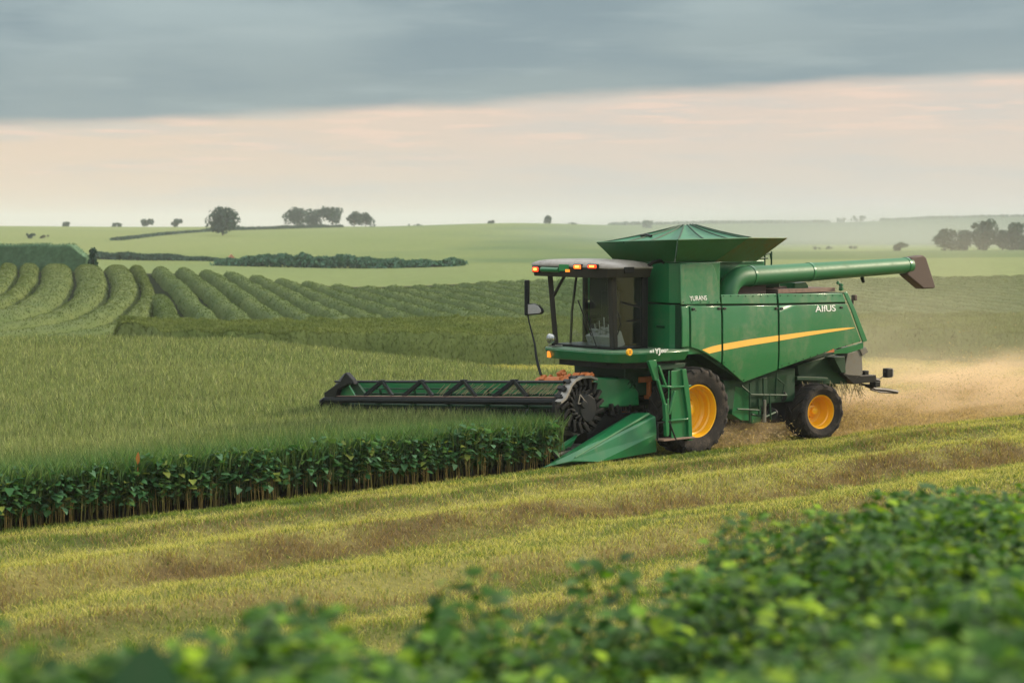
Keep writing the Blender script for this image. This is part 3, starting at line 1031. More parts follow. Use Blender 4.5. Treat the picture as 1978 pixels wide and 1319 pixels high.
for k in range(44):
    b.box((1.60 + random.uniform(-.10, .06), random.uniform(-.24, .62), 2.72 + random.uniform(-.22, .16)), (random.uniform(.02, .06), random.uniform(.03, .10), random.uniform(.03, .08)), Matrix.Rotation(random.uniform(0, 1), 3, 'Y'))
for k in range(5):
    b.tube([(1.5, -.1 + .15 * k, 2.6), (1.58, -.06 + .15 * k, 2.96 + .08 * (k % 3))], .016, 6)
b.build("console", M_console, CAB, bevel=.006)
# roof
roof_plan = [(2.16, -1.60), (2.24, -1.0), (2.28, -.3), (2.24, .5), (2.10, .92), (1.9, 1.02), (.80, 1.02), (.74, .9), (.74, -1.55), (.9, -1.66), (1.95, -1.68)]
def grow(pl, k, cx=1.45, cy=-.33):
    return [(cx + (x - cx) * k, cy + (y - cy) * k) for x, y in pl]
MB().prism(grow(roof_plan, .955), 2, 4.03, 4.265, grow(roof_plan, .995)).build("roof_fascia", M_pillar, CAB, bevel=.015, smooth=0)
mb = MB()
layers = [(4.267, 1.0), (4.295, 1.005), (4.34, .97), (4.385, .88), (4.415, .70), (4.43, .45), (4.437, .15)]
vs = []
for z, k in layers:
    vs += [(x, y, z - .06 * max(0, (y - .1)) * .7) for x, y in grow(roof_plan, k)]
n = len(roof_plan)
fs = [tuple(range(n))[::-1], tuple(range((len(layers) - 1) * n, len(layers) * n))]
for i in range(len(layers) - 1):
    fs += [(i * n + j, i * n + (j + 1) % n, (i + 1) * n + (j + 1) % n, (i + 1) * n + j) for j in range(n)]
mb.add(vs, fs).build("roof", M_cream, CAB, smooth=50)
def fascia_u(v):
    return float(np.interp(v, [-1.6, -1.0, -.3, .5, .92], [2.16, 2.24, 2.28, 2.24, 2.10])) - .02
def roof_lamp(pxx, pyy, w, h, mat, name="roof_light", core=True):
    v = loc(pxx, pyy, 0, 2.22)[1]; z = loc(pxx, pyy, 0, 2.22)[2]
    u = fascia_u(v)
    hs = MB().box((u + .005, v, z), (.07, w + .04, h + .035)).build(name, M_black, CAB, bevel=.012)
    MB().box((u + .035, v, z), (.04, w, h)).build("lens", mat, hs, bevel=.02)
    if core:
        MB().box((u + .054, v, z + .005), (.012, w * .55, h * .5)).build("bulb", M_lamp_core, hs, bevel=.005)
roof_lamp(1033.5, 520.5, .20, .11, M_lamp_red)
roof_lamp(1119, 515.5, .24, .09, M_lamp_or)
roof_lamp(1145, 515, .28, .08, M_lamp_red)
v0 = loc(1066, 521, 0, 2.22)
MB().tube([(fascia_u(v0[1]) + .01, v0[1] - .32, v0[2]), (fascia_u(v0[1]) + .03, v0[1] + .30, v0[2])], .06, 12).build("work_light_bar", M_green, CAB)
v0 = loc(1050, 520, 0, 2.22)
MB().tube([(fascia_u(v0[1]) + .05, v0[1] - .03, v0[2]), (fascia_u(v0[1]) + .07, v0[1] - .03, v0[2])], .045, 10).build("work_light", M_chrome, CAB)
v0 = loc(1093, 518, 0, 2.22)
b = MB().box((fascia_u(v0[1]) + .02, v0[1], v0[2] + .01), (.03, .32, .15)).build("roof_plate", mat_paint("bright_green_paint", (.02, .24, .06), .4, 0, .2), CAB, bevel=.005)
MB().box((fascia_u(v0[1]) + .025, v0[1] + .13, v0[2] - .055), (.03, .12, .06)).build("reflector", M_amber, CAB)
MB().box((1.55, 1.03, 4.20), (.30, .03, .14)).build("roof_vent", M_black, CAB, bevel=.01)
MB().tube([(.95, .95, 4.24), (.78, 1.0, 4.36), (.55, 1.05, 4.40), (.45, 1.0, 4.36)], .045, 8).build("roof_hose", M_black, CAB)

# --- deck round the cab -----------------------------------------------------------
DECK = empty("deck", parent=ROOT)
dp = [(2.20, -1.08), (2.36, -.9), (2.42, -.4), (2.42, .5), (2.36, 1.1), (2.18, 1.48), (1.80, 1.66), (1.2, 1.71), (.30, 1.71), (.30, -1.08)]
MB().prism(grow(dp, .93, 1.2, .3), 2, 2.17, 2.39, dp).build("deck_skirt", M_green, DECK, bevel=.02, smooth=40)
MB().prism(grow(dp, .99, 1.2, .3), 2, 2.39, 2.415).build("deck_plate", mat_paint("deck_plate_paint", (.07, .19, .095), .4, .1, .8, (.42, .40, .33), scale=5), DECK, bevel=.006, smooth=0)
MB().prism(grow(dp, .80, 1.2, .3), 2, 2.03, 2.17).build("deck_underside", M_black, DECK, smooth=0)
q = loc(1055.5, 684, 0, 2.36)
MB().box((2.33, q[1] + .06, q[2]), (.06, .10, .15)).build("turn_signal", M_amber, DECK, bevel=.02)
q = loc(1215, 680, 1, 1.68)
bd_ = MB(); C0 = Vector((q[0], 1.70, q[2]))
bd_.prism([(C0.x + .078 * math.cos(t), C0.z + .078 * math.sin(t)) for t in np.linspace(0, 2 * math.pi, 25)[:-1]], 1, 1.66, 1.715)
bdo = bd_.build("round_badge", M_yellow, DECK, bevel=.004)
mk = MB()
for a in (90, 210, 330):
    t = math.radians(a)
    mk.beam((C0.x, 1.718, C0.z - .01), (C0.x + .045 * math.cos(t), 1.718, C0.z - .01 + .045 * math.sin(t)), .014, .006, (0, 1, 0))
mk.beam((C0.x - .03, 1.718, C0.z + .035), (C0.x + .03, 1.718, C0.z + .028), .012, .006, (0, 1, 0))
mk.build("badge_mark", M_orange, bdo)
def deck_text(s, x0, x1, y, hp):
    a, c = loc(x0, y, 1, 1.718), loc(x1, y, 1, 1.718)
    h_ = hp / 85.0
    o = text_mesh(s, h_ / .7, "deck_lettering", M_white, DECK, ((a[0] + c[0]) / 2, 1.716, (a[2] + c[2]) / 2), (-1, 0, 0), (0, 0, 1), off=.02)
    xs = [p.co.x for p in o.data.vertices]; k = abs(a[0] - c[0]) / (max(xs) - min(xs)); cx = (max(xs) + min(xs)) / 2
    for p in o.data.vertices: p.co.x = cx + (p.co.x - cx) * k
deck_text("si", 1255, 1263, 678, 6); deck_text("YJ", 1265, 1276, 678.5, 10); deck_text("80\u00b0", 1277, 1291, 678, 6)
# work lamp and clutter on the deck front
q = loc(1068, 652, 0, 2.1)
b = MB().tube([(2.10, q[1], 2.41), (2.10, q[1], q[2])], .03, 8)
b.build("lamp_post", M_black, DECK)
MB().lathe([(.001, -.05), (.06, -.05), (.11, .02), (.12, .07), (.10, .085), (.001, .095)], 20).build("deck_lamp", M_chrome, DECK)
dl = bpy.data.objects["deck_lamp"]; dl.location = (2.12, q[1], q[2] - .02); dl.rotation_euler = (0, 0, math.radians(-80))
b = MB()
for k in range(5):
    b.box((2.15 + random.uniform(-.1, .1), -1.0 + random.uniform(-.06, .3), 2.43 + random.uniform(0, .03)), (random.uniform(.05, .16), random.uniform(.05, .14), .03), Matrix.Rotation(random.random() * 3, 3, 'Z'))
b.build("deck_hardware", M_steel, DECK, bevel=.005)

# --- mirror on its long curved arm ---------------------------------------------------
ARM = empty("mirror_arm", parent=ROOT)
def A(px, py, u=2.6):
    q = loc(px, py, 0, u); return (q[0], q[1], q[2])
MB().tube([A(1018, 541), A(1018, 609)], .062, 14).build("mirror_post", M_blue_black, ARM, bevel=.015)
MB().tube([A(1019, 605), A(1022, 622), A(1028, 645), A(1033, 665), A(1036, 690), A(1040, 708), A(1045, 724)], [.02, .018, .02, .022, .03, .034, .034], 8).build("mirror_stem", M_blue_black, ARM)
mpx = [(1019, 587), (1030, 586), (1040, 590), (1046, 597), (1047.5, 603), (1044, 607), (1019, 609)]
mo = [(loc(x, y, 0, 2.62)[1], loc(x, y, 0, 2.62)[2]) for x, y in mpx]
mi = [(loc(x, y, 0, 2.66)[1], loc(x, y, 0, 2.66)[2]) for x, y in [(1020, 588.5), (1030, 587.5), (1039, 591), (1044, 597.5), (1045, 603), (1041, 605.5), (1020, 606.5)]]
mm = MB().prism(mo, 0, 2.55, 2.65).build("mirror", M_black, ARM, bevel=.02)
MB().prism(mi, 0, 2.652, 2.665).build("mirror_face", M_mirror, mm, bevel=.004)

# --- ladder, chassis, axles ----------------------------------------------------------
LAD = empty("ladder", parent=ROOT)
VF = 1.86
MB().prism([S(1325, 712, VF), S(1331, 745, VF), S(1336, 800, VF), S(1338, 850, VF), S(1331, 851, VF), S(1329, 800, VF), S(1322, 750, VF), S(1318, 714, VF)], 1, VF - .30, VF).build("ladder_side", M_green, LAD, bevel=.008, smooth=0)
MB().prism([S(1297, 716, 1.80), S(1326, 713, 1.80), S(1335, 848, 1.80), S(1297, 850, 1.80)], 1, 1.775, 1.80).build("ladder_back", M_green, LAD, bevel=.006, smooth=0)
for y in (748, 812):
    a, c = S(1292, y, 1.8), S(1332, y, 1.8)
    MB().box(((a[0] + c[0]) / 2, 1.72, a[1]), (abs(a[0] - c[0]), .28, .035)).build("step", M_green, LAD, bevel=.006)
a, c = S(1279, 850.5, 1.86), S(1339, 849, 1.86)
MB().box(((a[0] + c[0]) / 2, 1.75, a[1]), (abs(a[0] - c[0]), .32, .035)).build("step", M_rust, LAD, bevel=.006)
r = MB()
br = lambda x, y, v=1.90: (lambda q: (q[0], v, q[1]))(S(x, y, v))
r.prism([S(1253, 697, 1.88), S(1268, 695, 1.88), S(1274, 735, 1.88), S(1266, 735, 1.88)], 1, 1.80, 1.88)
r.beam(br(1272, 706), br(1286, 745), .05, .05); r.beam(br(1270, 733), br(1284, 782), .06, .06); r.beam(br(1284, 780), br(1287, 842), .09, .07)
r.beam(br(1303, 755), br(1292, 800), .05, .05); r.beam(br(1290, 770), br(1291, 840), .03, .04); r.beam(br(1277, 745), br(1300, 748), .04, .04); r.beam(br(1292, 716), br(1291, 790), .025, .025)
r.build("handrail", M_green, LAD, bevel=.006)
r = MB()
r.tube([br(1270, 815), br(1270, 850)], .02, 6); r.tube([br(1292, 812), br(1306, 850)], .02, 6); r.beam(br(1270, 816), br(1294, 814), .03, .03)
r.build("ladder_bracket", M_blue_black, LAD)
b = MB(); b.prism([S(1255, 703, 1.5), S(1325, 701, 1.5), S(1322, 709, 1.5), S(1290, 714, 1.5), S(1262, 716, 1.5)], 1, .6, 1.5); b.build("deck_bracket", M_dgreen, ROOT, bevel=.01)

CH = MB()
CH.box((-2.2, 0, 1.05), (4.2, .9, .5)); CH.box((-2.0, 1.05, 1.25), (1.5, .5, .7)); CH.box((-.2, 0, 1.7), (1.4, 1.9, .9)); CH.box((-3.2, .6, 1.35), (1.3, 1.2, .8)); CH.box((.9, 0, 1.75), (1.2, 1.7, .8)); CH.box((-5.1, 0, 1.6), (1.4, 1.7, .9))
CH.build("chassis", M_dgreen, ROOT, bevel=.02, smooth=0)
MB().tube([(0, -1.2, 1.0), (0, 1.2, 1.0)], .20, 16).build("front_axle", M_dgreen, ROOT)
MB().beam((-4.4, -1.15, .70), (-4.4, 1.15, .70), .25, .22).build("rear_axle", M_dgreen, ROOT, bevel=.02)
def Q(x, y, v=1.25):
    q = S(x, y, v); return (q[0], v, q[1])
b = MB()
b.prism([S(1420, 745, 1.3), S(1447, 752, 1.3), S(1447, 812, 1.3), S(1432, 812, 1.3), S(1414, 800, 1.3)], 1, .9, 1.3)
b.prism([S(1449, 745, 1.1), S(1470, 742, 1.1), S(1470, 815, 1.1), S(1452, 818, 1.1)], 1, .7, 1.1)
b.prism([S(1475, 735, 1.2), S(1520, 722, 1.2), S(1520, 760, 1.2), S(1475, 765, 1.2)], 1, .8, 1.2)
b.build("frame_plate", M_green, ROOT, bevel=.01, smooth=0)
b = MB()
for p_ in ([(1448, 740), (1448, 815)], [(1474, 730), (1476, 815)], [(1450, 762), (1520, 763)], [(1424, 790), (1470, 792)], [(1500, 720), (1498, 770)], [(1432, 745), (1446, 757)], [(1465, 770), (1466, 800)], [(1486, 760), (1489, 812)]):
    b.tube([Q(*p_[0], 1.36), Q(*p_[1], 1.36)], .022, 8)
b.tube([Q(1452, 800, 1.3), Q(1478, 805, 1.36), Q(1500, 795, 1.3)], .03, 8); b.tube([Q(1500, 730, 1.2), Q(1515, 742, 1.3), Q(1510, 770, 1.25)], .02, 8)
b.build("hydraulic_line", M_dgreen, ROOT)
b = MB()
b.tube([Q(1477, 772, 1.4), Q(1477, 800, 1.4)], .035, 10); b.tube([Q(1476, 800, 1.4), Q(1476, 815, 1.4)], .05, 10)
b.build("ram", M_steel, ROOT)
b = MB()
b.box(Q(1463, 795, .9), (.3, .3, .35)); b.box(Q(1492, 795, .8), (.5, .4, .5)); b.tube([Q(1490, 800, 1.0), Q(1490, 800, 1.25)], .16, 14); b.tube([Q(1510, 765, 1.0), Q(1510, 765, 1.2)], .13, 14)
b.build("pump_block", M_black, ROOT, bevel=.02)

# rear: straw spreader, hitch, lamp on arm
b = MB()
b.prism([S(1637, 682, 1.15), S(1665, 676, 1.15), S(1667, 722, 1.15), S(1650, 738, 1.15), S(1630, 720, 1.15)], 1, -1.0, 1.15)
b.prism([S(1660, 674, 1.18), S(1673, 670, 1.18), S(1678, 680, 1.18), S(1666, 688, 1.18)], 1, -1.05, 1.18)
b.build("straw_spreader", M_dusty, ROOT, bevel=.02, smooth=0)
b = MB()
b.prism([S(1540, 705, 1.0), S(1612, 684, 1.0), S(1640, 715, 1.0), S(1636, 742, 1.0), S(1545, 742, 1.0)], 1, -.9, 1.0)
b.build("straw_hood", M_dgreen, ROOT, bevel=.02, smooth=0)
b = MB()
b.prism([S(1610, 690, 1.25), S(1632, 688, 1.25), S(1634, 720, 1.25), S(1626, 720, 1.25)], 1, .9, 1.25)
b.prism([S(1540, 727, 1.25), S(1600, 729, 1.25), S(1600, 735, 1.25), S(1540, 734, 1.25)], 1, 1.0, 1.25)
b.build("side_shield", M_dgreen, ROOT, bevel=.01, smooth=0)
b = MB()
b.prism([S(1628, 722, 1.15), S(1664, 725, 1.15), S(1692, 724, 1.15), S(1694, 737, 1.15), S(1650, 742, 1.15)], 1, .2, 1.15)
b.tube([Q(1670, 728, .9), Q(1697, 735, .9)], .06, 8); b.tube([Q(1660, 742, .8), Q(1690, 745, .8), Q(1700, 736, .8)], .03, 8)
b.box(Q(1671, 720, 1.0), (.16, .12, .12)); b.box(Q(1690, 742, .9), (.2, .2, .14))
b.build("tow_hitch", M_black, ROOT, bevel=.01)
b = MB()
b.tube([Q(1672, 745, .8), Q(1690, 751, .8), Q(1712, 753, .8), Q(1733, 757, .8)], [.03, .04, .045, .05], 8)
b.tube([Q(1682, 752, .8), Q(1700, 757, .8), Q(1732, 759, .8)], .025, 8); b.tube([Q(1690, 750, .8), Q(1686, 742, .8)], .03, 6)
b.build("drawbar", M_black, ROOT)
RL = empty("rear_light", parent=ROOT)
MB().tube([Q(1697, 733, .9), Q(1706, 727, .9), Q(1711, 722, .9)], .012, 6).build("light_arm", M_black, RL)
b = MB(); b.box(Q(1714.5, 720, .9), (.22, .16, .24)); b.tube([Q(1708, 720, .9), Q(1712, 720, .9)], .05, 8)
b.build("light_case", M_black, RL, bevel=.03)
MB().box((Q(1717, 720, .9)[0] - .09, .9, Q(1717, 720, .9)[2]), (.03, .14, .2)).build("lens", M_mirror, RL, bevel=.01)
# long rank stalks and straw caught under the tail
b = MB()
for k in range(110):
    p = Q(random.uniform(1545, 1665), random.uniform(735, 750), random.uniform(.3, 1.3))
    b.tube([p, (p[0] + random.uniform(-.2, .1), p[1] + random.uniform(-.1, .1), p[2] - random.uniform(.1, .38))], .008, 3, False)
b.build("caught_straw", M_straw, ROOT, smooth=0)

# --- feeder house and header ----------------------------------------------------------
b = MB(); b.prism([(1.0, 2.0), (1.0, 1.2), (2.4, .45), (2.7, .5), (2.7, 1.3)], 1, -.75, .62); b.build("feeder_house", M_dgreen, ROOT, bevel=.02, smooth=0)
b = MB()
for k in range(9):
    b.box((1.4 + .05 * k, .64, 1.1 + random.uniform(-.3, .45)), (random.uniform(.05, .2), .08, random.uniform(.05, .2)), Matrix.Rotation(random.random(), 3, 'Y'))
    b.tube([(1.2 + .06 * k, .7, .6 + random.random() * .5), (1.25 + .06 * k, .72, 1.2 + random.random() * .5)], .015, 5)
b.build("feeder_chain", M_rust, ROOT, bevel=.01)

HD = empty("header", parent=ROOT)
HD.location = (0, 1.0, 0); HD.rotation_euler = (math.radians(3.95), 0, 0)
def L(u, v, w):
    return (u, v - 1.0, w)
UR = 3.38
b = MB(); b.tube([L(UR, 1.02, 1.80), L(UR, -7.75, 1.83)], .032, 8); b.build("reel_rail", M_blue_black, HD)
b = MB(); b.prism([(3.40, 1.47), (3.62, 1.44), (3.63, 1.36), (3.58, 1.30), (3.42, 1.32)], 1, -9.0, .05); b.build("reel_beam", M_blue_black, HD, bevel=.01, smooth=0)
b = MB(); b.box(L(3.50, -3.5, 1.474), (.16, 8.9, .016)); b.build("reel_beam_cap", M_rust, HD, smooth=0)
for pxa in (757, 838, 920, 1012):
    va = float(np.interp(pxa, [675, 1095], [-7.34, 1.0]))
    b = MB()
    b.beam(L(UR, va, 1.83), L(3.5, va - .62, 1.47), .055, .10); b.beam(L(UR, va, 1.83), L(3.5, va + .58, 1.47), .055, .10)
    b.box(L(UR, va, 1.82), (.07, .22, .09))
    b.build("reel_brace", M_blue_black, HD, bevel=.008)
b = MB()
b.prism([(2.62, 1.30), (2.62, 1.76), (2.72, 1.78), (2.72, 1.30)], 1, -8.95, .0)
b.build("back_sheet", M_panel, HD, bevel=.01, smooth=0)
MB().prism([(2.60, .35), (2.60, 1.295), (2.74, 1.295), (2.74, .35)], 1, -8.95, .0).build("lower_back_sheet", M_black, HD, smooth=0)
b = MB(); b.prism([(2.6, .30), (3.75, .22), (3.78, .27), (3.2, .34), (2.6, .42)], 1, -8.95, .1); b.build("cutter_floor", M_steel, HD, smooth=0)
b = MB(); b.tube([L(3.0, .95, .75), L(3.0, -7.9, .75)], .16, 14); b.build("feed_auger", M_steel, HD)
RE = MB(); RE.tube([L(3.05, .95, 1.22), L(3.05, -7.9, 1.22)], .06, 10)
for k in range(6):
    an = k * math.pi / 3 + .35
    x, z = 3.05 + .42 * math.cos(an), 1.22 + .42 * math.sin(an)
    RE.tube([L(x, .95, z), L(x, -7.9, z)], .02, 6)
    for v in np.arange(-7.6, .95, 1.42):
        RE.beam(L(3.05, v, 1.22), L(x, v, z), .03, .05)
RE.build("reel", M_dgreen, HD, smooth=40)
tn = MB()
for v in np.arange(-3.4, .95, .045):
    if v < -1.2 and random.random() < .35 + .1 * abs(v + 1.2): continue
    u0 = 3.36 + random.uniform(-.03, .03)
    dv = .16 + random.uniform(-.05, .08)
    tn.beam(L(u0, v + dv, 1.76 + random.uniform(-.06, .02)), L(u0 + .08, v - dv * .6, 1.50 + random.uniform(0, .08)), .010, .010)
tn.build("tines", M_straw, HD, smooth=0)
fg = MB()
for v in np.arange(-7.85, 1.0, .10):
    fg.beam(L(3.50, v, 1.22), L(3.56, v + .02, .98), .012, .012)
fg.build("reel_finger", M_black, HD, smooth=0)
# far end shield (pointed), with its green triangle
def HP(px, py, v):
    """on the header's own end plane"""
    q = loc(px, py, 1, v)
    return (q[0], q[2] - math.tan(math.radians(3.95)) * (v - 1.0))
VE = -7.95
es = [(632, 759), (664, 736), (676, 719), (690, 735), (700, 752), (708, 766), (700, 781), (636, 785)]
q0 = loc(632, 759, 0, 3.7)
def EP(px, py, u):
    q = loc(px, py, 0, u); return (q[1] - 1.0, q[2] - math.tan(math.radians(3.95)) * (q[1] - 1.0))
e3 = [EP(x, y, 3.55) for x, y in [(632, 759), (664, 737), (676, 719), (688, 733), (692, 742), (680, 742), (660, 752), (655, 766), (653, 780), (635, 785)]]
MB().prism(e3, 0, 3.46, 3.60).build("end_shield", M_black, HD, bevel=.02, smooth=0)
e4 = [EP(x, y, 3.50) for x, y in [(655, 766), (670, 738), (686, 766)]]
MB().prism(e4, 0, 3.40, 3.45).build("shield_insert", M_panel, HD, smooth=0)
b = MB(); b.prism([(2.5, .3), (2.5, 1.74), (2.9, 2.02), (3.45, 1.5), (3.7, 1.38), (3.75, .9), (3.9, .3)], 1, -9.05, -8.97); b.build("end_plate", M_black, HD, bevel=.01, smooth=0)
e5 = [EP(x, y, 3.44) for x, y in [(676, 737), (690, 736), (712, 766), (696, 766)]]
MB().prism(e5, 0, 3.36, 3.43).build("reel_brace", M_dgreen, HD, smooth=0)
# near end: curved hood strip and the black reel disc
DV = 1.12
hp_ = [(1082, 778), (1092, 770), (1098, 758), (1104, 745), (1113, 735), (1126, 729), (1142, 728), (1155, 733)]
arc = [HP(x, y, DV) for x, y in hp_]
ar = MB()
pts = [(a_[0], DV - 1.0 + .02, a_[1]) for a_ in arc]
for i in range(len(pts) - 1):
    ar.beam(pts[i], pts[i + 1], .05, .22, (0, 1, 0))
ar.build("curved_rail", M_steel, HD, smooth=0)
DC = HP(1129, 781, DV); DR = .60
dk = MB()
seg = 40
dk.prism([(DC[0] + DR * .96 * math.cos(t), DC[1] + DR * .96 * math.sin(t)) for t in np.linspace(0, 2 * math.pi, seg + 1)[:-1]], 1, DV - 1.0 - .22, DV - 1.0 - .05)
dko = dk.build("reel_disc", M_black, HD, bevel=.02)
lg = MB()
for k in range(18):
    a = 2 * math.pi * k / 18
    rot = Matrix.Rotation(-a, 3, 'Y')
    c = Vector((DC[0], DV - 1.0 - .02, DC[1])) + rot @ Vector((DR * .86, 0, 0))
    lg.box(c, (.26, .12, .085), rot @ Matrix.Rotation(.5, 3, 'Y'))
    c = Vector((DC[0], DV - 1.0 - .13, DC[1])) + rot @ Vector((DR * 1.0, 0, 0))
    lg.box(c, (.07, .2, .10), rot)
    c = Vector((DC[0], DV - 1.0 - .0, DC[1])) + rot @ Vector((DR * .52, 0, 0))
    lg.box(c, (.16, .07, .05), rot @ Matrix.Rotation(-.7, 3, 'Y'))
lg.build("lug", M_black, dko, bevel=.012)
hb = MB()
hb.prism([(DC[0] + .30 * math.cos(t), DC[1] + .30 * math.sin(t)) for t in np.linspace(0, 2 * math.pi, 25)[:-1]], 1, DV - 1.0 - .05, DV - 1.0 + .02)
hb.prism([(DC[0] - .15 + .24 * math.cos(t), DC[1] - .10 + .30 * math.sin(t)) for t in np.linspace(0, 2 * math.pi, 25)[:-1]], 1, DV - 1.0 - .05, DV - 1.0 + .05)
hb.tube([(DC[0], DV - 1.0, DC[1]), (DC[0], DV - 1.0 + .10, DC[1])], .09, 12)
hb.build("disc_hub", M_blue_black, dko, bevel=.015)
tr = MB(); T3 = [(DC[0] + .10, DC[1] + .22), (DC[0] + .17, DC[1] + .02), (DC[0] - .06, DC[1] + .04)]
for i in range(3):
    a, c = T3[i], T3[(i + 1) % 3]
    tr.beam((a[0], DV - .93, a[1]), (c[0], DV - .93, c[1]), .02, .02)
tr.build("disc_bracket", M_steel, dko)
MB().beam((3.66, .06, 1.40), (3.66, .06, .45), .10, .16, (1, 0, 0)).build("end_post", M_black, HD, bevel=.01)
# green gearbox housing behind the disc
VH = 1.02
hpx = [(1150, 742), (1163, 729), (1222, 732), (1240, 757), (1240, 784), (1165, 788), (1150, 775)]
ho = [HP(x, y, VH) for x, y in hpx]
MB().prism(ho, 1, VH - 1.0 - .62, VH - 1.0).build("gearbox_housing", M_green, HD, bevel=.035, smooth=40)
b = MB()
for x, y in ((1228, 738), (1232, 745), (1224, 744)):
    q = HP(x, y, VH + .02); b.tube([(q[0] + .06 * math.cos(t), .03, q[1] + .06 * math.sin(t)) for t in np.linspace(0, 5, 12)], .014, 6)
b.build("hose_coil", M_dgreen, HD)
# orange auger casing with lumps of dry trash behind the top rail
b = MB()
q1 = EP(1050, 735, 2.5); q2 = EP(1150, 728, 2.5)
b.tube([(2.52, q1[0] - .05, q1[1] - .05), (2.52, q2[0], q2[1] - .10)], .13, 14)
for k in range(26):
    t = random.random() ** 1.3
    z = q1[1] + (q2[1] - q1[1]) * t
    b.box((2.5 + random.uniform(-.12, .1), q1[0] + (q2[0] - q1[0]) * t, z + random.uniform(0, .13) - .06 + .14 * math.exp(-((t - .32) / .14) ** 2)), (random.uniform(.06, .2), random.uniform(.06, .2), random.uniform(.04, .12)),
          Matrix.Rotation(random.random() * 3, 3, 'Z') @ Matrix.Rotation(random.random(), 3, 'X'))
b.build("auger_casing", M_orange, HD, bevel=.02)
q = HP(1248, 733, .9)
MB().box((q[0], -.1, q[1]), (.40, .25, .13)).box((q[0] - .1, -.05, q[1] - .25), (.08, .2, .4)).build("orange_bracket", M_orange, HD, bevel=.02)
b = MB()
for k in range(26):
    q = HP(random.uniform(1175, 1262), random.uniform(785, 808), .9)
    b.box((q[0], random.uniform(-.3, .05), q[1]), (random.uniform(.05, .16), .1, random.uniform(.04, .12)), Matrix.Rotation(random.random() * 3, 3, 'Y'))
q_ = [HP(x, y, .85) for x, y in ((1170, 800), (1262, 795), (1262, 870), (1120, 870))]
b.prism(q_, 1, -.5, -.15)
b.build("drive_gear", M_black, HD, bevel=.01)
# crop dividers
DIV = empty("crop_divider", parent=ROOT)
b = MB()
tip = (4.42, 1.34, .03)
def D(x, y, v): q = S(x, y, v); return (q[0], v, q[1])
P = [D(1048, 903, 1.30), D(1222, 798, 1.20), D(1250, 796, 1.38), D(1267, 804, 1.60), D(1268.5, 838, 1.66), D(1268.5, 873, 1.62), D(1155, 893, 1.60), D(1104, 890, 1.50), D(1120, 868, 1.44)]
inner = [(P[1][0], .95, P[1][2] - .1), (P[5][0], .95, .1)]
V = P + inner + [(P[0][0] - .1, 1.2, .02)]
#  0 tip 1 inner top back 2 ridge back 3 outer top back 4 outer mid 5 outer bottom 6 bottom mid 7 low front 8 ridge front 9 inner back top 10 inner back bottom 11 tip inner
F = [(0, 8, 2, 1), (0, 7, 8), (8, 7, 6, 4, 3), (8, 3, 2), (4, 6, 5), (0, 1, 9, 11), (11, 9, 10), (1, 2, 3, 4, 5, 10, 9), (0, 11, 10, 5, 6, 7)]
b.add(V, F).build("divider_shell", M_panel, DIV, bevel=.02, smooth=0)
rs = [D(1110, 884, 1.49), D(1180, 842, 1.49), D(1252, 800, 1.50)]
b = MB(); b.tube([(p_[0], p_[1] + .02, p_[2] + .012) for p_ in rs], [.012, .022, .03], 8); b.build("divider_highlight", mat_paint("ridge_highlight_paint", (.10, .26, .12), .35, 0, .2), DIV)  # highlight along the divider's fold, painted as a lighter green strip
b = MB()
V = [D(1067, 868, 1.05), D(1117, 836, .95), D(1113, 846, 1.12), D(1074, 872, 1.15), D(1100, 868, 1.0)]
b.add(V, [(0, 1, 2, 3), (0, 3, 4), (3, 2, 4), (2, 1, 4), (1, 0, 4)]).build("divider_blade", M_green, DIV, smooth=0, bevel=.008)
b = MB()
for k in range(20):
    q = D(random.uniform(1048, 1150), random.uniform(862, 895), random.uniform(.7, 1.05))
    b.box(q, (random.uniform(.1, .3), .08, random.uniform(.04, .1)), Matrix.Rotation(random.uniform(-.8, .3), 3, 'Y'))
b.build("divider_frame", M_black, DIV, bevel=.01)

# ------------------------------------------------------------------ the standing crop
def scatter(n, px0, px1, d0, d1):
    """random ground points in front of the viewer, even per square metre"""
    d = np.sqrt(rng.uniform(d0 ** 2, d1 ** 2, n))
    px = rng.uniform(px0, px1, n)
    return (px - 989) / FPX * d, d, px


def crop_height(x, y, u, v):
    return 1.10 + 0.10 * (fbm(x * .35, y * .35, 71) - .5) * 2 + .05 * (vnoise(x * 1.7, y * 1.7, 72) - .5)


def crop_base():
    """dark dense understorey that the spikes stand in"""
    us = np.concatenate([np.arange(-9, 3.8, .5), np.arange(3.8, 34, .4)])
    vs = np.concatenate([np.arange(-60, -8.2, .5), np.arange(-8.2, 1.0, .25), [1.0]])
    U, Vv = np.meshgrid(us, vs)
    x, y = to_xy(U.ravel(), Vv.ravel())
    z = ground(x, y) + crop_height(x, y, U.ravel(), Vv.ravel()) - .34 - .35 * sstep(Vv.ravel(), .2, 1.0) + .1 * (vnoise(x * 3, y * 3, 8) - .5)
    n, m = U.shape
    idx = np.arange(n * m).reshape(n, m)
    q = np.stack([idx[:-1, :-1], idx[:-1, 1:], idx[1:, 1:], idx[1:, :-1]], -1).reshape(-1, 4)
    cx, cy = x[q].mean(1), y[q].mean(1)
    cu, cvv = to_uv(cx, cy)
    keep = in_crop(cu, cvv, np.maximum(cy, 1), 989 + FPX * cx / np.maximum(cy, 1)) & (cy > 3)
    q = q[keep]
    return np.stack([x, y, z], 1), q


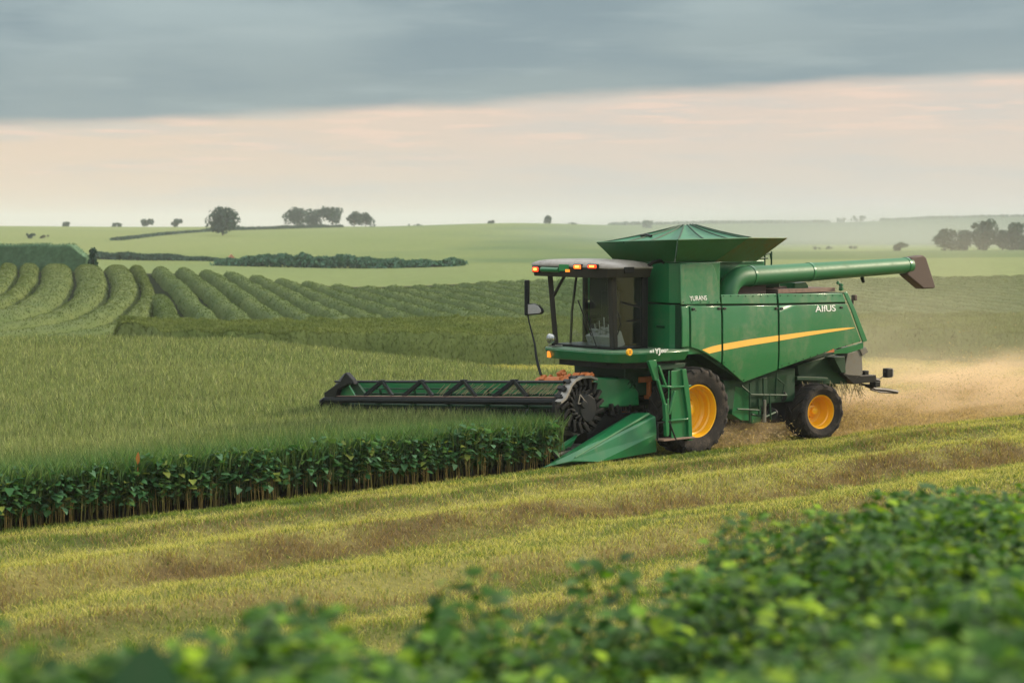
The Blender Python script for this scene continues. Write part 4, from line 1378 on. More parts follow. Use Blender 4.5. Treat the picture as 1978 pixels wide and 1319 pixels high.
cb_v, cb_q = crop_base()
N = 820000
x, y, px = scatter(N, -900, 1350, 24, 76)
u, v = to_uv(x, y)
k = in_crop(u, v, y, px) & (rng.random(N) < np.clip(48 / y, 0, 1) ** 1.2)
x, y, u, v, px = x[k], y[k], u[k], v[k], px[k]
n = len(x)
H = crop_height(x, y, u, v)
edge = sstep(v, -3.2, 1.0)
hh = rng.uniform(.30, .52, n) + .42 * edge ** 2
top = H + .07 * (1 - sstep(u, 3.8, 5.2)) * (v > -8.2) + rng.normal(0, .05, n) - edge * .02 + edge * rng.normal(0, .06, n)
pos = np.stack([x, y, ground(x, y) + top - hh], 1)
g = fbm(x * .22, y * .22, 51)[:, None] * .7 + fbm(x * 1.3, y * 1.3, 52)[:, None] * .3
col = np.array([.122, .182, .064]) * (1 - g) + np.array([.225, .258, .112]) * g
pale = (rng.random(n) < .22)[:, None]
col = np.where(pale, np.array([.36, .38, .18]), col) * rng.uniform(.42, 1.38, (n, 1))
col = col * (1 - .6 * edge[:, None]) + np.array([.045, .130, .036]) * .6 * edge[:, None]
# long dark blades hanging over the cut edge
m = 15000
fu, fv = rng.uniform(3.8, 22, m), rng.uniform(.35, 1.36, m)
fx, fy = to_xy(fu, fv)
fh = rng.uniform(.30, .55, m)
fpos = np.stack([fx, fy, ground(fx, fy) + rng.uniform(.52, .72, m)], 1)
t_ = rng.random((m, 1)) ** 1.5
fcol = (np.array([.040, .120, .036]) * (1 - t_) + np.array([.160, .240, .080]) * t_) * rng.uniform(.45, 1.5, (m, 1))
wid = np.concatenate([rng.uniform(.014, .026, n) * np.clip(y / 42, .8, 1.5), rng.uniform(.016, .034, m)])
pos, hh, col = np.concatenate([pos, fpos]), np.concatenate([hh, fh]), np.concatenate([col, fcol])
lean_ = np.concatenate([rng.uniform(.08, .42, n), rng.uniform(.15, .75, m)])
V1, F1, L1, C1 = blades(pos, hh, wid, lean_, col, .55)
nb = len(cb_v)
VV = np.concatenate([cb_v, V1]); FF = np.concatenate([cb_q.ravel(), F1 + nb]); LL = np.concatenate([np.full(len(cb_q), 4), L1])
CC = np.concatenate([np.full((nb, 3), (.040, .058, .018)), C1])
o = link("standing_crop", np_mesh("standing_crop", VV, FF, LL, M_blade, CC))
tag(o, "dense standing green crop filling the field left of the harvester", "crop", kind="stuff")


# ------------------------------------------------------------------ leafy plants: leaf, plant meshes
def leaf_geo(base, direc, up, ln, wd, fold=.25, droop=.35):
    """one ovate leaf folded along its midrib, 4 stations -> verts, faces"""
    d = Vector(direc).normalized()
    s = d.cross(Vector(up))
    if s.length < 1e-3: s = d.orthogonal()
    s.normalize(); n = s.cross(d)
    st = [(0, .06), (.22, .42), (.5, .5), (.78, .30), (1.0, .02)]
    V, F = [], []
    for t, w in st:
        c = Vector(base) + d * (ln * t) - Vector((0, 0, 1)) * (droop * ln * t * t)
        V += [c + s * (w * wd) + n * (fold * w * wd), c, c - s * (w * wd) + n * (fold * w * wd)]
    for i in range(4):
        a = i * 3
        F += [(a, a + 1, a + 4, a + 3), (a + 1, a + 2, a + 5, a + 4)]
    return V, F


def plant_meshes(name, h, stem_h, spread, nleaf, ll, seed, cols, stemcol, stem_r=.008, nst=2):
    r = random.Random(seed)
    V, F, C = [], [], []
    for k in range(nleaf):
        z = stem_h + (h - stem_h) * r.random() ** .8
        f = (z - stem_h) / (h - stem_h + 1e-6)
        a = r.uniform(0, 6.283)
        rad = spread * (0.35 + .65 * r.random()) * (1.0 - .45 * f * f)
        b = Vector((rad * math.cos(a) * .6, rad * math.sin(a) * .6, z))
        el = r.uniform(-.3, .55) + .35 * f
        a2 = a + r.uniform(-.9, .9)
        dr = Vector((math.cos(a2) * math.cos(el), math.sin(a2) * math.cos(el), math.sin(el)))
        up = Vector((r.uniform(-.5, .5), r.uniform(-.5, .5), 1))
        l_ = ll * r.uniform(.6, 1.35)
        v, fc = leaf_geo(b, dr, up, l_, l_ * r.uniform(.52, .95), r.uniform(.1, .4), r.uniform(.1, .7))
        o_ = len(V)
        V += v; F += [tuple(o_ + i for i in q) for q in fc]
        c = cols[min(int(r.random() ** 1.6 * len(cols)), len(cols) - 1)]
        c = np.array(c) * r.uniform(.7, 1.3)
        C += [c] * len(v)
    fl = [i for q in F for i in q]
    fol = np_mesh(name + "_foliage", np.array([tuple(p) for p in V]), fl, np.full(len(F), 4), M_leaf, np.array(C), True)
    mb = MB(); 
    for k in range(nst):
        x0, y0 = r.uniform(-.05, .05) * (nst > 1), r.uniform(-.05, .05) * (nst > 1)
        mb.tube([(x0, y0, -.03), (x0 + r.uniform(-.02, .02), y0 + r.uniform(-.02, .02), stem_h * .9), (x0 * 1.3 + r.uniform(-.03, .03), y0 * 1.3 + r.uniform(-.03, .03), stem_h + .25 * (h - stem_h))], [stem_r, stem_r * .9, stem_r * .5], 5)
    for k in range(nleaf // 4):
        z = stem_h * .9 + (h - stem_h) * r.random() * .8; a = r.uniform(0, 6.28)
        mb.tube([(0, 0, z - .08), (spread * .5 * math.cos(a), spread * .5 * math.sin(a), z)], stem_r * .45, 3, False)
    fl = [i for q in mb.f for i in q]
    st = np_mesh(name + "_stem", np.array(mb.v), fl, np.array([len(q) for q in mb.f]), M_stalk, np.full((len(mb.v), 3), stemcol), True)
    return fol, st


EDGE_COLS = [(.040, .125, .042), (.052, .150, .055), (.068, .175, .075), (.090, .195, .105), (.10, .19, .05), (.19, .24, .05)]
edge_kinds = [plant_meshes("bean_plant", .92 + .04 * (i % 3), .30, .26, 46, .150, 100 + i, EDGE_COLS, [(.30, .22, .075), (.22, .20, .065), (.36, .27, .10)][i % 3], .0065, 3) for i in range(7)]
EDGE_LABEL = "leafy dark green plant on bare tan stalks along the cut edge of the crop"
first = {}


def put_plant(kinds, i, name, label, cat, group, pos, rz, sc, tilt=(0, 0), wide=1.0):
    e = empty(name, pos, rz)
    e.rotation_euler = (tilt[0], tilt[1], rz); e.scale = (sc * wide, sc * wide, sc)
    tag(e, label, cat, group)
    fo = link("foliage", kinds[i][0], e); st = link("stem", kinds[i][1], e)
    return e


cnt = 0
for row, (vv0, step) in enumerate(((1.22, .135), (.92, .15))):
    uu = 4.05
    while uu < 18.6 and cnt < 235:
        vv1 = vv0 + random.uniform(-.12, .10)
        x, y = to_xy(uu, vv1)
        put_plant(edge_kinds, random.randrange(7), "crop_plant", EDGE_LABEL, "crop plant", "plants along the cut edge of the crop",
                  (x, y, ground1(x, y)), random.uniform(0, 6.28), random.uniform(.84, 1.08), (random.uniform(-.08, .08), random.uniform(-.08, .08)))
        cnt += 1
        uu += step * random.uniform(.6, 1.4)
# the one orange dead leaf that stands out of the edge
q = at_height(234, 882, 1.02); uq, vq = to_uv(q[0], q[1]); x, y = to_xy(uq, 1.36)
v_, f_ = leaf_geo((0, 0, 0), (0.05, 0, 1), (0, -1, 0), .22, .075, .3, 0)
mb = MB(); mb.add(v_, f_)
mb.tube([(0, 0, -.22), (0, 0, .02)], .005, 5)
o = mb.build("dead_leaf", mat_paint("dead_leaf_orange", (.50, .17, .03), .7, 0, .5), None)
o.location = (x, y, ground1(x, y) + .96)
tag(o, "single orange dead leaf standing upright among dark green plants", "leaf")

# ------------------------------------------------------------------ stubble and short grass of the cut field
N = 1500000
x, y, px = scatter(N, -500, 2500, 17, 72)
u, v = to_uv(x, y)
cut = ~in_crop(u, v, y, px) & ~((v < 1.2) & (u > 3.6)) & (y < band_front(px))
bd = np.interp(px, BPX, BD)
cut &= (y > bd + 4)
cut &= rng.random(N) < np.clip(40 / y, 0, 1)
x, y, u, v, px = x[cut], y[cut], u[cut], v[cut], px[cut]
n = len(x)
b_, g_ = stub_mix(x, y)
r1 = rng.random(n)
kind_b = r1 < b_ * .85  # brown blades carry on the painted shade of the ridge bands
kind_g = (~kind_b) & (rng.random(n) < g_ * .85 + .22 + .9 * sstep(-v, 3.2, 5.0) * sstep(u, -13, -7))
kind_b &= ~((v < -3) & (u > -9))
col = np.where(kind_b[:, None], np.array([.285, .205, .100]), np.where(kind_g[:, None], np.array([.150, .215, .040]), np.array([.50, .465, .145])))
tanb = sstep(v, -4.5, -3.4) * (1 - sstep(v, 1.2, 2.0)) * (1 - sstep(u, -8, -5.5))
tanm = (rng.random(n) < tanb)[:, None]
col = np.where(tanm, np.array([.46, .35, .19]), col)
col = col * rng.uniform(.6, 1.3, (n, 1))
hh = rng.uniform(.04, .10, n) * (1 + .5 * kind_b) * (.55 + 1.0 * vnoise(x * 2.6, y * 2.6, 44)) * (1 + .8 * tanb)
pos = np.stack([x, y, ground(x, y) - .01], 1)
V1, F1, L1, C1 = blades(pos, hh, rng.uniform(.008, .017, n) * np.clip(y / 34, .6, 1.7), rng.uniform(.2, 1.3, n), col, .6)
o = link("stubble", np_mesh("stubble", V1, F1, L1, M_blade, C1))
tag(o, "short yellow green stubble and grass on the freshly cut field", "stubble", kind="stuff")

# straw thrown out behind the machine
N = 210000
uu = rng.uniform(-32, -4.6, N); vv = rng.uniform(-3.6, 1.7, N)
w_ = np.clip(1 - ((vv + .9) / 2.7) ** 2, 0, 1) * sstep(-uu, 4.4, 8)
x, y = to_xy(uu, vv)
hmax = .50 * w_ * (.55 + .9 * fbm(x * .9, y * .9, 81))
pos = np.stack([x, y, ground(x, y) + hmax * rng.random(N) ** .6], 1)
n = N
col = np.array([.62, .46, .26]) * rng.uniform(.55, 1.25, (n, 1)) * np.where(rng.random((n, 1)) < .15, .6, 1)
V1, F1, L1, C1 = blades(pos, rng.uniform(.05, .16, n), rng.uniform(.012, .026, n), rng.uniform(.4, 2.2, n), col, .8)
o = link("straw_swath", np_mesh("straw_swath", V1, F1, L1, M_blade, C1))
tag(o, "tan chopped straw strewn on the ground behind the harvester", "straw", kind="stuff")

# ------------------------------------------------------------------ headland strip and sown rows on the slope
def lumpy_strip(name, left, right, hfun, seed, base_col, tip_col, ntuft, tuft=(.10, .03), cross=11, arch=True, edge_frac=.16, mat=None):
    """a continuous low band of growth between two ground lines: an arched, lumpy skin plus many small blades"""
    r = np.random.default_rng(seed)
    L_, R_ = np.asarray(left), np.asarray(right)
    m = len(L_)
    s = np.linspace(0, 1, cross)
    if arch: prof = np.clip(1 - np.abs(2 * s - 1) ** 3.2, 0, 1) ** .75
    else: prof = sstep(np.minimum(s, 1 - s), 0, edge_frac)
    P = L_[:, None, :] * (1 - s)[None, :, None] + R_[:, None, :] * s[None, :, None]
    X, Y = P[..., 0].ravel(), P[..., 1].ravel()
    endf = np.minimum(sstep(np.arange(m), -.5, 2.2), sstep(m - 1 - np.arange(m), -.5, 2.2))
    hgt = (hfun(X, Y).reshape(m, cross) * prof[None, :] * (.3 + .7 * endf[:, None]))
    lump = (fbm(X * 1.6, Y * 1.6, seed) - .5).reshape(m, cross) * .30 + (vnoise(X * 5, Y * 5, seed + 3) - .5).reshape(m, cross) * .14
    Z = ground(X, Y).reshape(m, cross) + hgt * (1 + lump) - .05
    wob = (vnoise(X * 2.2, Y * 2.2, seed + 9) - .5).reshape(m, cross) * .16
    V = np.stack([X + wob.ravel(), Y + wob.ravel(), Z.ravel()], 1)
    idx = np.arange(m * cross).reshape(m, cross)
    q = np.stack([idx[:-1, :-1], idx[:-1, 1:], idx[1:, 1:], idx[1:, :-1]], -1).reshape(-1, 4)
    g_ = fbm(X * .6, Y * .6, seed + 20)[:, None]
    hb = np.clip(hgt.ravel() / max(hgt.max(), .01), 0, 1)[:, None]
    C = (np.array(base_col) * (1 - g_) + np.array(tip_col) * g_)
    # tufts
    qi = r.integers(0, len(q), ntuft)
    a, b2 = r.random((ntuft, 1)), r.random((ntuft, 1))
    c4 = V[q[qi]]
    p = (c4[:, 0] * (1 - a) + c4[:, 1] * a) * (1 - b2) + (c4[:, 3] * (1 - a) + c4[:, 2] * a) * b2
    th = r.uniform(.5, 1.3, ntuft) * tuft[0]
    tg = fbm(p[:, 0] * .6, p[:, 1] * .6, seed + 20)[:, None]
    tc = (np.array(base_col) * (1 - tg) + np.array(tip_col) * tg) * r.uniform(.75, 1.3, (ntuft, 1))
    V1, F1, L1, C1 = blades(p - np.array([0, 0, .03]), th, np.full(ntuft, tuft[1]) * r.uniform(.6, 1.5, ntuft), r.uniform(.2, 1.1, ntuft), tc, .75)
    nb = len(V)
    me = np_mesh(name, np.concatenate([V, V1]), np.concatenate([q.ravel(), F1 + nb]), np.concatenate([np.full(len(q), 4), L1]), mat or M_mound, np.concatenate([C, C1]), True)
    return link(name, me)


# headland strip: front edge follows band_front, back edge 9 m further
pxs = np.arange(215, 2760, 9)
dF = band_front(pxs); dB = np.full(len(pxs), 80.5)
taper = sstep(pxs, 215, 330)
dF = dF * taper + (78.5) * (1 - taper)
fl_ = np.stack([(pxs - 989) / FPX * dF, dF, pxs * 0], 1); bl_ = np.stack([(pxs - 989) / FPX * dB, dB, pxs * 0], 1)
o = lumpy_strip("headland_crop", fl_, bl_, lambda X, Y: 1.22 + .12 * (fbm(X * .3, Y * .3, 5) - .5), 301, (.110, .155, .042), (.215, .255, .078), 260000, (.16, .022), 30, False, .07, M_mound)
tag(o, "taller strip of green crop running across the field below the rows", "crop", kind="stuff")

ROW_A, ROW_B = (.082, .132, .040), (.140, .182, .060)


def far_edge(px):      # where the rows end on the slope
    return np.interp(px, [-400, 0, 290, 420, 560, 700, 850, 1040, 1500, 1978, 2500], [140, 140, 140, 138, 134, 128, 128, 134, 138, 140, 142])


SL = -14.5 / 60.0      # the straight rows lean this much in x for every metre of distance
SP = 1.73
SIDES = ["", ""]
ri = 0
for k in range(-1, 60):
    xt = -27.4 + k * SP                       # x where the row passes distance 140
    def xr(d): return xt + (140 - d) * (-SL)
    d1 = 140.0
    for _ in range(6):
        d1 = float(far_edge(989 + FPX * xr(d1) / d1))
    ds = np.arange(82.0, d1, .6)
    if k == -1: ds = ds[ds < 104]
    pxr = 989 + FPX * xr(ds) / ds
    ok = (pxr < 2350)
    if ok.sum() < 12: continue
    ds = ds[ok]
    c = np.stack([xr(ds), ds, ds * 0], 1)
    wob = (vnoise(ds * .15, ds * 0 + k, 7) - .5) * .25
    hw_ = .67 if xt < 8 else .50
    Lf, Rt = c.copy(), c.copy()
    Lf[:, 0] += wob - hw_; Rt[:, 0] += wob + hw_
    pm = 989 + FPX * xr(82) / 82
    soft = 1 - .25 * sstep(pm, 1100, 1600)
    o = lumpy_strip("crop_row", Lf, Rt, lambda X, Y: np.full(len(X), .74 if xt < 8 else .46), 400 + k, ROW_A if xt < 8 else (.125, .175, .066), ROW_B if xt < 8 else (.185, .225, .090), 6000, (.10, .030), 11, True)
    tag(o, "straight rounded green crop row running down the far slope" if pm < 1250 else "low hazy green crop row on the slope behind the harvester", "crop row",
        "straight crop rows on the slope" if pm < 1250 else "hazy crop rows right of the harvester")


def hit(px, py, up=.75):
    """where the view line of a pixel meets the slope (ground + up)"""
    r = ray(px, py)
    d = np.arange(60, 160, .1)
    P = EYE[None, :] + r[None, :] * (d / r[1])[:, None]
    g_ = ground(P[:, 0], P[:, 1]) + up
    i = np.argmax(P[:, 2] < g_)
    if P[i, 2] >= g_[i]: i = len(d) - 1
    return np.array([P[i, 0], P[i, 1], 0.0])


FUR = [
    [(-70, 478), (-90, 510), (-120, 535), (-160, 560)],
    [(-1, 500), (-6, 515), (-25, 540), (-60, 556), (-110, 572), (-200, 590)],
    [(35, 503), (36, 520), (22, 545), (-10, 566), (-60, 585), (-160, 600)],
    [(79, 504), (75, 530), (53, 556), (28, 572), (-20, 590), (-120, 606)],
    [(140, 504), (145, 533), (134, 561), (106, 586), (53, 604), (0, 616), (-110, 626)],
    [(197, 506), (212, 533), (209, 561), (191, 579), (141, 602), (71, 622), (0, 629), (-110, 640)],
    [(245, 506), (274, 544), (269, 565), (244, 590), (198, 618), (124, 634), (0, 643), (-110, 652)],
    [(272, 507), (301, 556), (299, 585), (283, 612), (242, 632), (141, 646), (30, 650), (-110, 660)]]


def resample(pl, n):
    P = np.array([hit(*p) for p in pl])
    s = np.concatenate([[0], np.cumsum(np.linalg.norm(np.diff(P, axis=0), axis=1))])
    t = np.linspace(0, s[-1], n * 4)
    Q_ = np.stack([np.interp(t, s, P[:, i]) for i in range(3)], 1)
    kk = np.hanning(41); kk /= kk.sum()
    for i in range(3):
        pad = np.concatenate([2 * Q_[0, i] - Q_[20:0:-1, i], Q_[:, i], 2 * Q_[-1, i] - Q_[-2:-22:-1, i]])
        Q_[:, i] = np.convolve(pad, kk, 'valid')
    return Q_[::4]


FW = [resample(p, 90) for p in FUR]
CURV = ["curved crop row at the far left edge of the slope", "curved crop row second in from the left edge of the slope", "curved crop row third in from the left edge of the slope", "curved crop row in the middle of the bend",
        "broad curved crop row bending left below the hedge", "long curved crop row two rows outside the straight ones", "outermost curved crop row, bending beside the straight rows"]
for i in range(len(FW) - 1):
    a, c = FW[i], FW[i + 1]
    o = lumpy_strip("curved_crop_row", a * .955 + c * .045, c * .955 + a * .045, lambda X, Y: np.full(len(X), .66), 500 + i, (.098, .142, .040), (.155, .190, .060), 12000, (.10, .030), 17, True)
    tag(o, CURV[i], "crop row", "curved crop rows on the slope")

# ------------------------------------------------------------------ trees, hedges, shed
def tree(name, px, ybase, ytop, wpx, d, label, cat, seed, group=None, blobs=9, nleaf=900, leafs=None, col=((.022, .040, .016), (.050, .075, .028)), trunk=True, low=.25, sink=.1):
    r = np.random.default_rng(seed)
    x = (px - 989) / FPX * d
    zb = ground1(x, d) - sink
    ztop = EYE[2] - (ytop - 435) / FPX * d
    h = max(ztop - zb, 1.0)
    w = wpx / FPX * d
    e = empty(name, (x, d, zb)); tag(e, label, cat, group)
    # crown: overlapping lobes filled with leaf clumps
    cen, rad = [], []
    for k in range(blobs):
        t = r.uniform(low, 1.0)
        a = r.uniform(0, 6.283)
        rr = r.uniform(0, .40) * w * (1.15 - abs(t - .5))
        s = r.uniform(.19, .31) * min(w, h * 1.2)
        cz = min(h * t, h - s * .8)
        cen.append((rr * math.cos(a), rr * math.sin(a) * .8, cz)); rad.append(s)
    cen, rad = np.array(cen), np.array(rad)
    k = r.integers(0, blobs, nleaf)
    dv = r.normal(size=(nleaf, 3)); dv /= np.linalg.norm(dv, axis=1)[:, None]
    p = cen[k] + dv * rad[k][:, None] * (r.random((nleaf, 1)) ** .35)
    p[:, 2] = np.clip(p[:, 2], .05 * h, h * 1.02)
    ls = (leafs or .085) * min(w, h)
    n1 = r.normal(size=(nleaf, 3)); n1 /= np.linalg.norm(n1, axis=1)[:, None]
    n2 = np.cross(n1, r.normal(size=(nleaf, 3))); n2 /= np.linalg.norm(n2, axis=1)[:, None]
    sz = r.uniform(.5, 1.2, (nleaf, 1)) * ls
    V = np.stack([p - n1 * sz, p + n2 * sz * .6, p + n1 * sz, p - n2 * sz * .6], 1).reshape(-1, 3)
    t = r.random((nleaf, 1))
    C = np.repeat((np.array(col[0]) * (1 - t) + np.array(col[1]) * t)[:, None], 4, 1).reshape(-1, 3)
    link("crown", np_mesh("crown", V, np.arange(nleaf * 4), np.full(nleaf, 4), M_crown, C), e)
    if trunk:
        mb = MB(); tr_ = max(.03 * h, .05)
        mb.tube([(0, 0, -.2), (.02 * h, 0, h * .3), (0, .02 * h, h * .62)], [tr_, tr_ * .75, tr_ * .3], 8)
        for i in range(min(5, blobs)):
            c = cen[i]
            mb.tube([(0, 0, h * (.22 + .05 * i)), (c[0] * .6, c[1] * .6, c[2] * .85), tuple(c)], [tr_ * .45, tr_ * .3, tr_ * .12], 5)
        mb.build("trunk", M_bark, e)
    return e


FARC = ((.020, .056, .040), (.044, .094, .066))
tree("round_tree", 431, 455, 403, 62, 560, "tall round tree standing alone on the skyline left of centre", "tree", 1, None, 16, 1700, .075, FARC, low=.3)
tree("broad_tree", 578, 442, 402, 50, 820, "leafy tree at the left end of the skyline clump", "tree", 2, "trees of the skyline clump", 12, 1100, .085, FARC, low=.2)
tree("broad_tree", 610, 442, 405, 58, 830, "second tree of the skyline clump, joined to its left neighbour", "tree", 3, "trees of the skyline clump", 12, 1100, .085, FARC, low=.2)
tree("broad_tree", 643, 442, 401, 56, 826, "tall tree in the middle of the skyline clump left of the sky gap", "tree", 4, "trees of the skyline clump", 12, 1100, .085, FARC, low=.2)
tree("broad_tree", 684, 442, 410, 30, 824, "slender tree right of the sky gap in the skyline clump", "tree", 5, "trees of the skyline clump", 9, 800, .09, FARC, low=.3)
tree("broad_tree", 707, 442, 412, 36, 828, "tree at the right end of the skyline clump", "tree", 6, "trees of the skyline clump", 10, 800, .09, FARC, low=.3)
for i, (px, yt, w, lb) in enumerate(((130, 429, 20, "low dark bush leftmost of four on the left skyline"), (227, 431, 26, "flat dark bush second of four on the left skyline"), (285, 424, 27, "domed tree third of four on the left skyline"), (344, 424, 24, "small flat topped tree nearest the tall round tree"),
                                     (950, 426, 14, "tiny bush on the crest of the pale hill"), (1058, 417, 18, "small upright tree on the crest of the pale hill"), (1105, 430, 30, "thin low bush on the crest just left of the harvester"), (1247, 427, 38, "flat dark bush on the skyline above the cab"), (800, 433, 34, "thin low bush on the skyline right of the clump"))):
    tree("skyline_bush" if i not in (2, 3, 5) else "skyline_tree", px, 440, yt, w, 880, lb, "bush" if i not in (2, 3, 5) else "tree", 20 + i, "scattered growth on the skyline", 14, 700, .16, FARC, sink=.1 if i in (2, 3, 5) else .9, trunk=i in (2, 3, 5), low=.3 if i in (2, 3, 5) else .05)
tree("dark_bush", 62, 470, 450, 40, 470, "dark rounded bush in the field above the clipped hedge", "bush", 40, None, 9, 700, .12, FARC, low=.05)
tree("low_bush", 88, 470, 461, 28, 474, "low dull bush right beside the dark rounded bush", "bush", 41, None, 7, 400, .14, ((.05, .05, .03), (.075, .075, .04)), low=.05)


def hedge(name, px0, px1, d0, d1, ytop, label, seed, lumps, depth=3.0, col=FARC, leaf=.55, minh=1.2, nl=2200, cat="hedge", ytop_fun=None):
    """lumpy hedge running between two columns of the view"""
    r = np.random.default_rng(seed)
    t = r.random(nl)
    px = px0 + (px1 - px0) * t; d = d0 + (d1 - d0) * t
    x = (px - 989) / FPX * d
    zb = ground(x, d)
    yt = np.interp(t, np.linspace(0, 1, len(ytop)), ytop)
    ht = np.maximum(EYE[2] - (yt - 435) / FPX * d - zb, minh)
    ht = ht * (.72 + .5 * vnoise(t * lumps, t * 0, seed))
    off = r.normal(0, depth / 2.5, nl)
    f = r.random(nl) ** .6
    p = np.stack([x + off * .3, d + off, zb + ht * f * np.clip(1 - (np.abs(off) / (depth * 1.4)) ** 2, .2, 1)], 1)
    n1 = r.normal(size=(nl, 3)); n1 /= np.linalg.norm(n1, axis=1)[:, None]
    n2 = np.cross(n1, r.normal(size=(nl, 3))); n2 /= np.linalg.norm(n2, axis=1)[:, None]
    sz = r.uniform(.5, 1.2, (nl, 1)) * leaf
    V = np.stack([p - n1 * sz, p + n2 * sz * .6, p + n1 * sz, p - n2 * sz * .6], 1)
    o_ = np.array([(px0 + px1) / 2 - 989, 0, 0]) / FPX * (d0 + d1) / 2 + np.array([0, (d0 + d1) / 2, 0]); o_[2] = zb.mean()
    V = V.reshape(-1, 3) - o_
    tt = r.random((nl, 1)); C = np.repeat((np.array(col[0]) * (1 - tt) + np.array(col[1]) * tt)[:, None], 4, 1).reshape(-1, 3)
    ob = link(name, np_mesh(name, V, np.arange(nl * 4), np.full(nl, 4), M_crown, C))
    ob.location = o_
    tag(ob, label, cat)
    return ob


HC = ((.035, .100, .066), (.062, .150, .095))
hedge("hedgerow", 425, 890, 262, 256, (502, 495, 492, 496, 498, 503, 506), "lumpy blue green hedgerow in the valley below the pale hill", 61, 26, 3, HC, .32, 1.0, 13000)
hedge("hedgerow", 185, 455, 300, 300, (488, 490, 492, 497, 502), "dark smooth hedgerow running right from the end of the clipped hedge", 62, 9, 3, FARC, .28, .3, 9000)
hedge("hedgerow", 225, 420, 480, 640, (465, 456, 448), "long thin dark hedgerow climbing towards the tall round tree", 63, 10, 4, FARC, .6, .5, 6000)
hedge("hedgerow", 405, 660, 640, 815, (443, 439, 437, 439), "dark hedgerow under the skyline clump of trees", 64, 14, 4, FARC, .6, 1.0, 6000)
hedge("skyline_hedge", 1180, 1600, 1500, 1560, (433, 432, 431, 430), "far misty hedge along the skyline behind the grain tank", 65, 18, 8, FARC, 2.0, 2.0, 1500)
hedge("skyline_hedge", 1700, 2100, 1560, 1560, (430, 424, 418, 414), "far misty hedge climbing the skyline at the right edge", 66, 18, 8, FARC, 2.0, 1.5, 1500)
# clipped block hedge at the left with a dark shrub at its end
dh = 152.0
def hedge_block():
    x0, x1 = (-260 - 989) / FPX * dh, (167 - 989) / FPX * dh
    zt = EYE[2] - (473 - 435) / FPX * dh
    us_ = np.linspace(x0, x1, 90); zs = np.linspace(-.1, 1, 12); ys = np.linspace(0, 1, 6)
    ring = [(0, z) for z in zs] + [(y, 1) for y in ys[1:]] + [(1, z) for z in zs[::-1][1:]]
    V = []
    for xx in us_:
        for (yy, zz) in ring:
            g0 = ground1(xx, dh)
            j = (fbm(np.array([xx * 1.1]), np.array([zz * 3 + yy * 5]), 77)[0] - .5) * .22
            te = .55 + .45 * float(sstep(np.array([x1 - xx]), 0, 1.6)[0]) + .09 * (fbm(np.array([xx * .7]), np.array([0.3]), 78)[0] - .5)
            V.append((xx, dh + yy * 2.2 + j, g0 + (zt - g0) * zz * te + j * .4))
    n, m = len(us_), len(ring)
    F = [(i * m + j, (i + 1) * m + j, (i + 1) * m + j + 1, i * m + j + 1) for i in range(n - 1) for j in range(m - 1)]
    F += [tuple(range(m)), tuple(range((n - 1) * m, n * m))[::-1]]
    C = np.full((len(V), 3), (.120, .215, .125)) * (0.8 + .4 * rng.random((len(V), 1)))
    p = np.array(V)[rng.integers(0, len(V), 9000)] + rng.normal(0, .05, (9000, 3))
    V1, F1, L1, C1 = blades(p, rng.uniform(.05, .14, 9000), rng.uniform(.03, .07, 9000), rng.uniform(.2, 1.2, 9000), np.full((9000, 3), (.128, .225, .13)) * rng.uniform(.6, 1.3, (9000, 1)), .8)
    fl = np.concatenate([[i for f in F for i in f], F1 + len(V)])
    o = link("clipped_hedge", np_mesh("clipped_hedge", np.concatenate([np.array(V), V1]), fl, np.concatenate([[len(f) for f in F], L1]), M_mound, np.concatenate([C, C1]), True))
    tag(o, "flat topped blue green clipped hedge at the left edge above the rows", "hedge")
hedge_block()
tree("dark_shrub", 181, 503, 474, 30, 150, "dark square shrub at the right end of the clipped hedge", "shrub", 70, None, 12, 900, .10, FARC, low=.1)
# misty trees on the right
MC = ((.030, .066, .050), (.058, .104, .074))
for i, (px, yt, w, lb) in enumerate(((1738, 468, 34, "single round misty tree right of the auger spout"), (1822, 444, 58, "bushy misty tree at the left end of the right hand row"), (1862, 446, 50, "low misty tree second in the right hand row"), (1898, 426, 56, "tallest pointed tree of the misty right hand row"), (1935, 446, 40, "short misty tree in the dip of the right hand row"), (1962, 432, 50, "misty tree at the right edge of the picture"), (2010, 430, 60, "misty tree just beyond the right edge"))):
    tree("misty_tree", px, 490, yt, w, 430, lb, "tree", 80 + i, "misty trees on the right" if i else None, 12, 1100, .085, MC, low=.12)
for i, (px, yt, w, lb) in enumerate(((1648, 480, 70, "pale misty thicket above the middle of the auger"), (1600, 488, 50, "faint misty thicket just behind the grain tank rails"), (1575, 484, 22, "faint slender misty tree nearest the grain tank"))):
    tree("misty_thicket", px, 492, yt, w, 470, lb, "thicket", 95 + i, "faint thickets behind the auger", 9, 700, .1, MC, low=.15)
for i, (px, yt, w, lb) in enumerate(((1625, 421, 40, "leftmost rounded tree of the far hilltop wood"), (1660, 417, 46, "tallest rounded tree of the far hilltop wood"), (1700, 423, 50, "right hand low tree of the far hilltop wood"))):
    tree("hilltop_tree", px, 435, yt, w, 1480, lb, "tree", 110 + i, "far hilltop wood", 9, 600, .11, FARC, low=.2)
# small orange roofed shed in the hedge
def shed():
    d = 268.0; x = (447 - 989) / FPX * d; zt = EYE[2] - (493.5 - 435) / FPX * d; zb = ground1(x, d)
    e = empty("farm_shed", (x, d, zb), .2); tag(e, "tiny shed with a terracotta roof beside the blue green hedgerow", "shed")
    h = max(zt - zb, 1.6)
    w_ = MB().box((0, 0, h * .3), (1.1, 1.4, h * .6)).build("wall", M_wallpaint, e)
    MB().box((-.1, -.705, h * .28), (.3, .02, h * .3)).build("door", M_winpane, e)
    MB().prism([(-.65, h * .58), (.65, h * .58), (0, h)], 1, -.85, .85).build("roof", M_roof_tile, e)
shed()

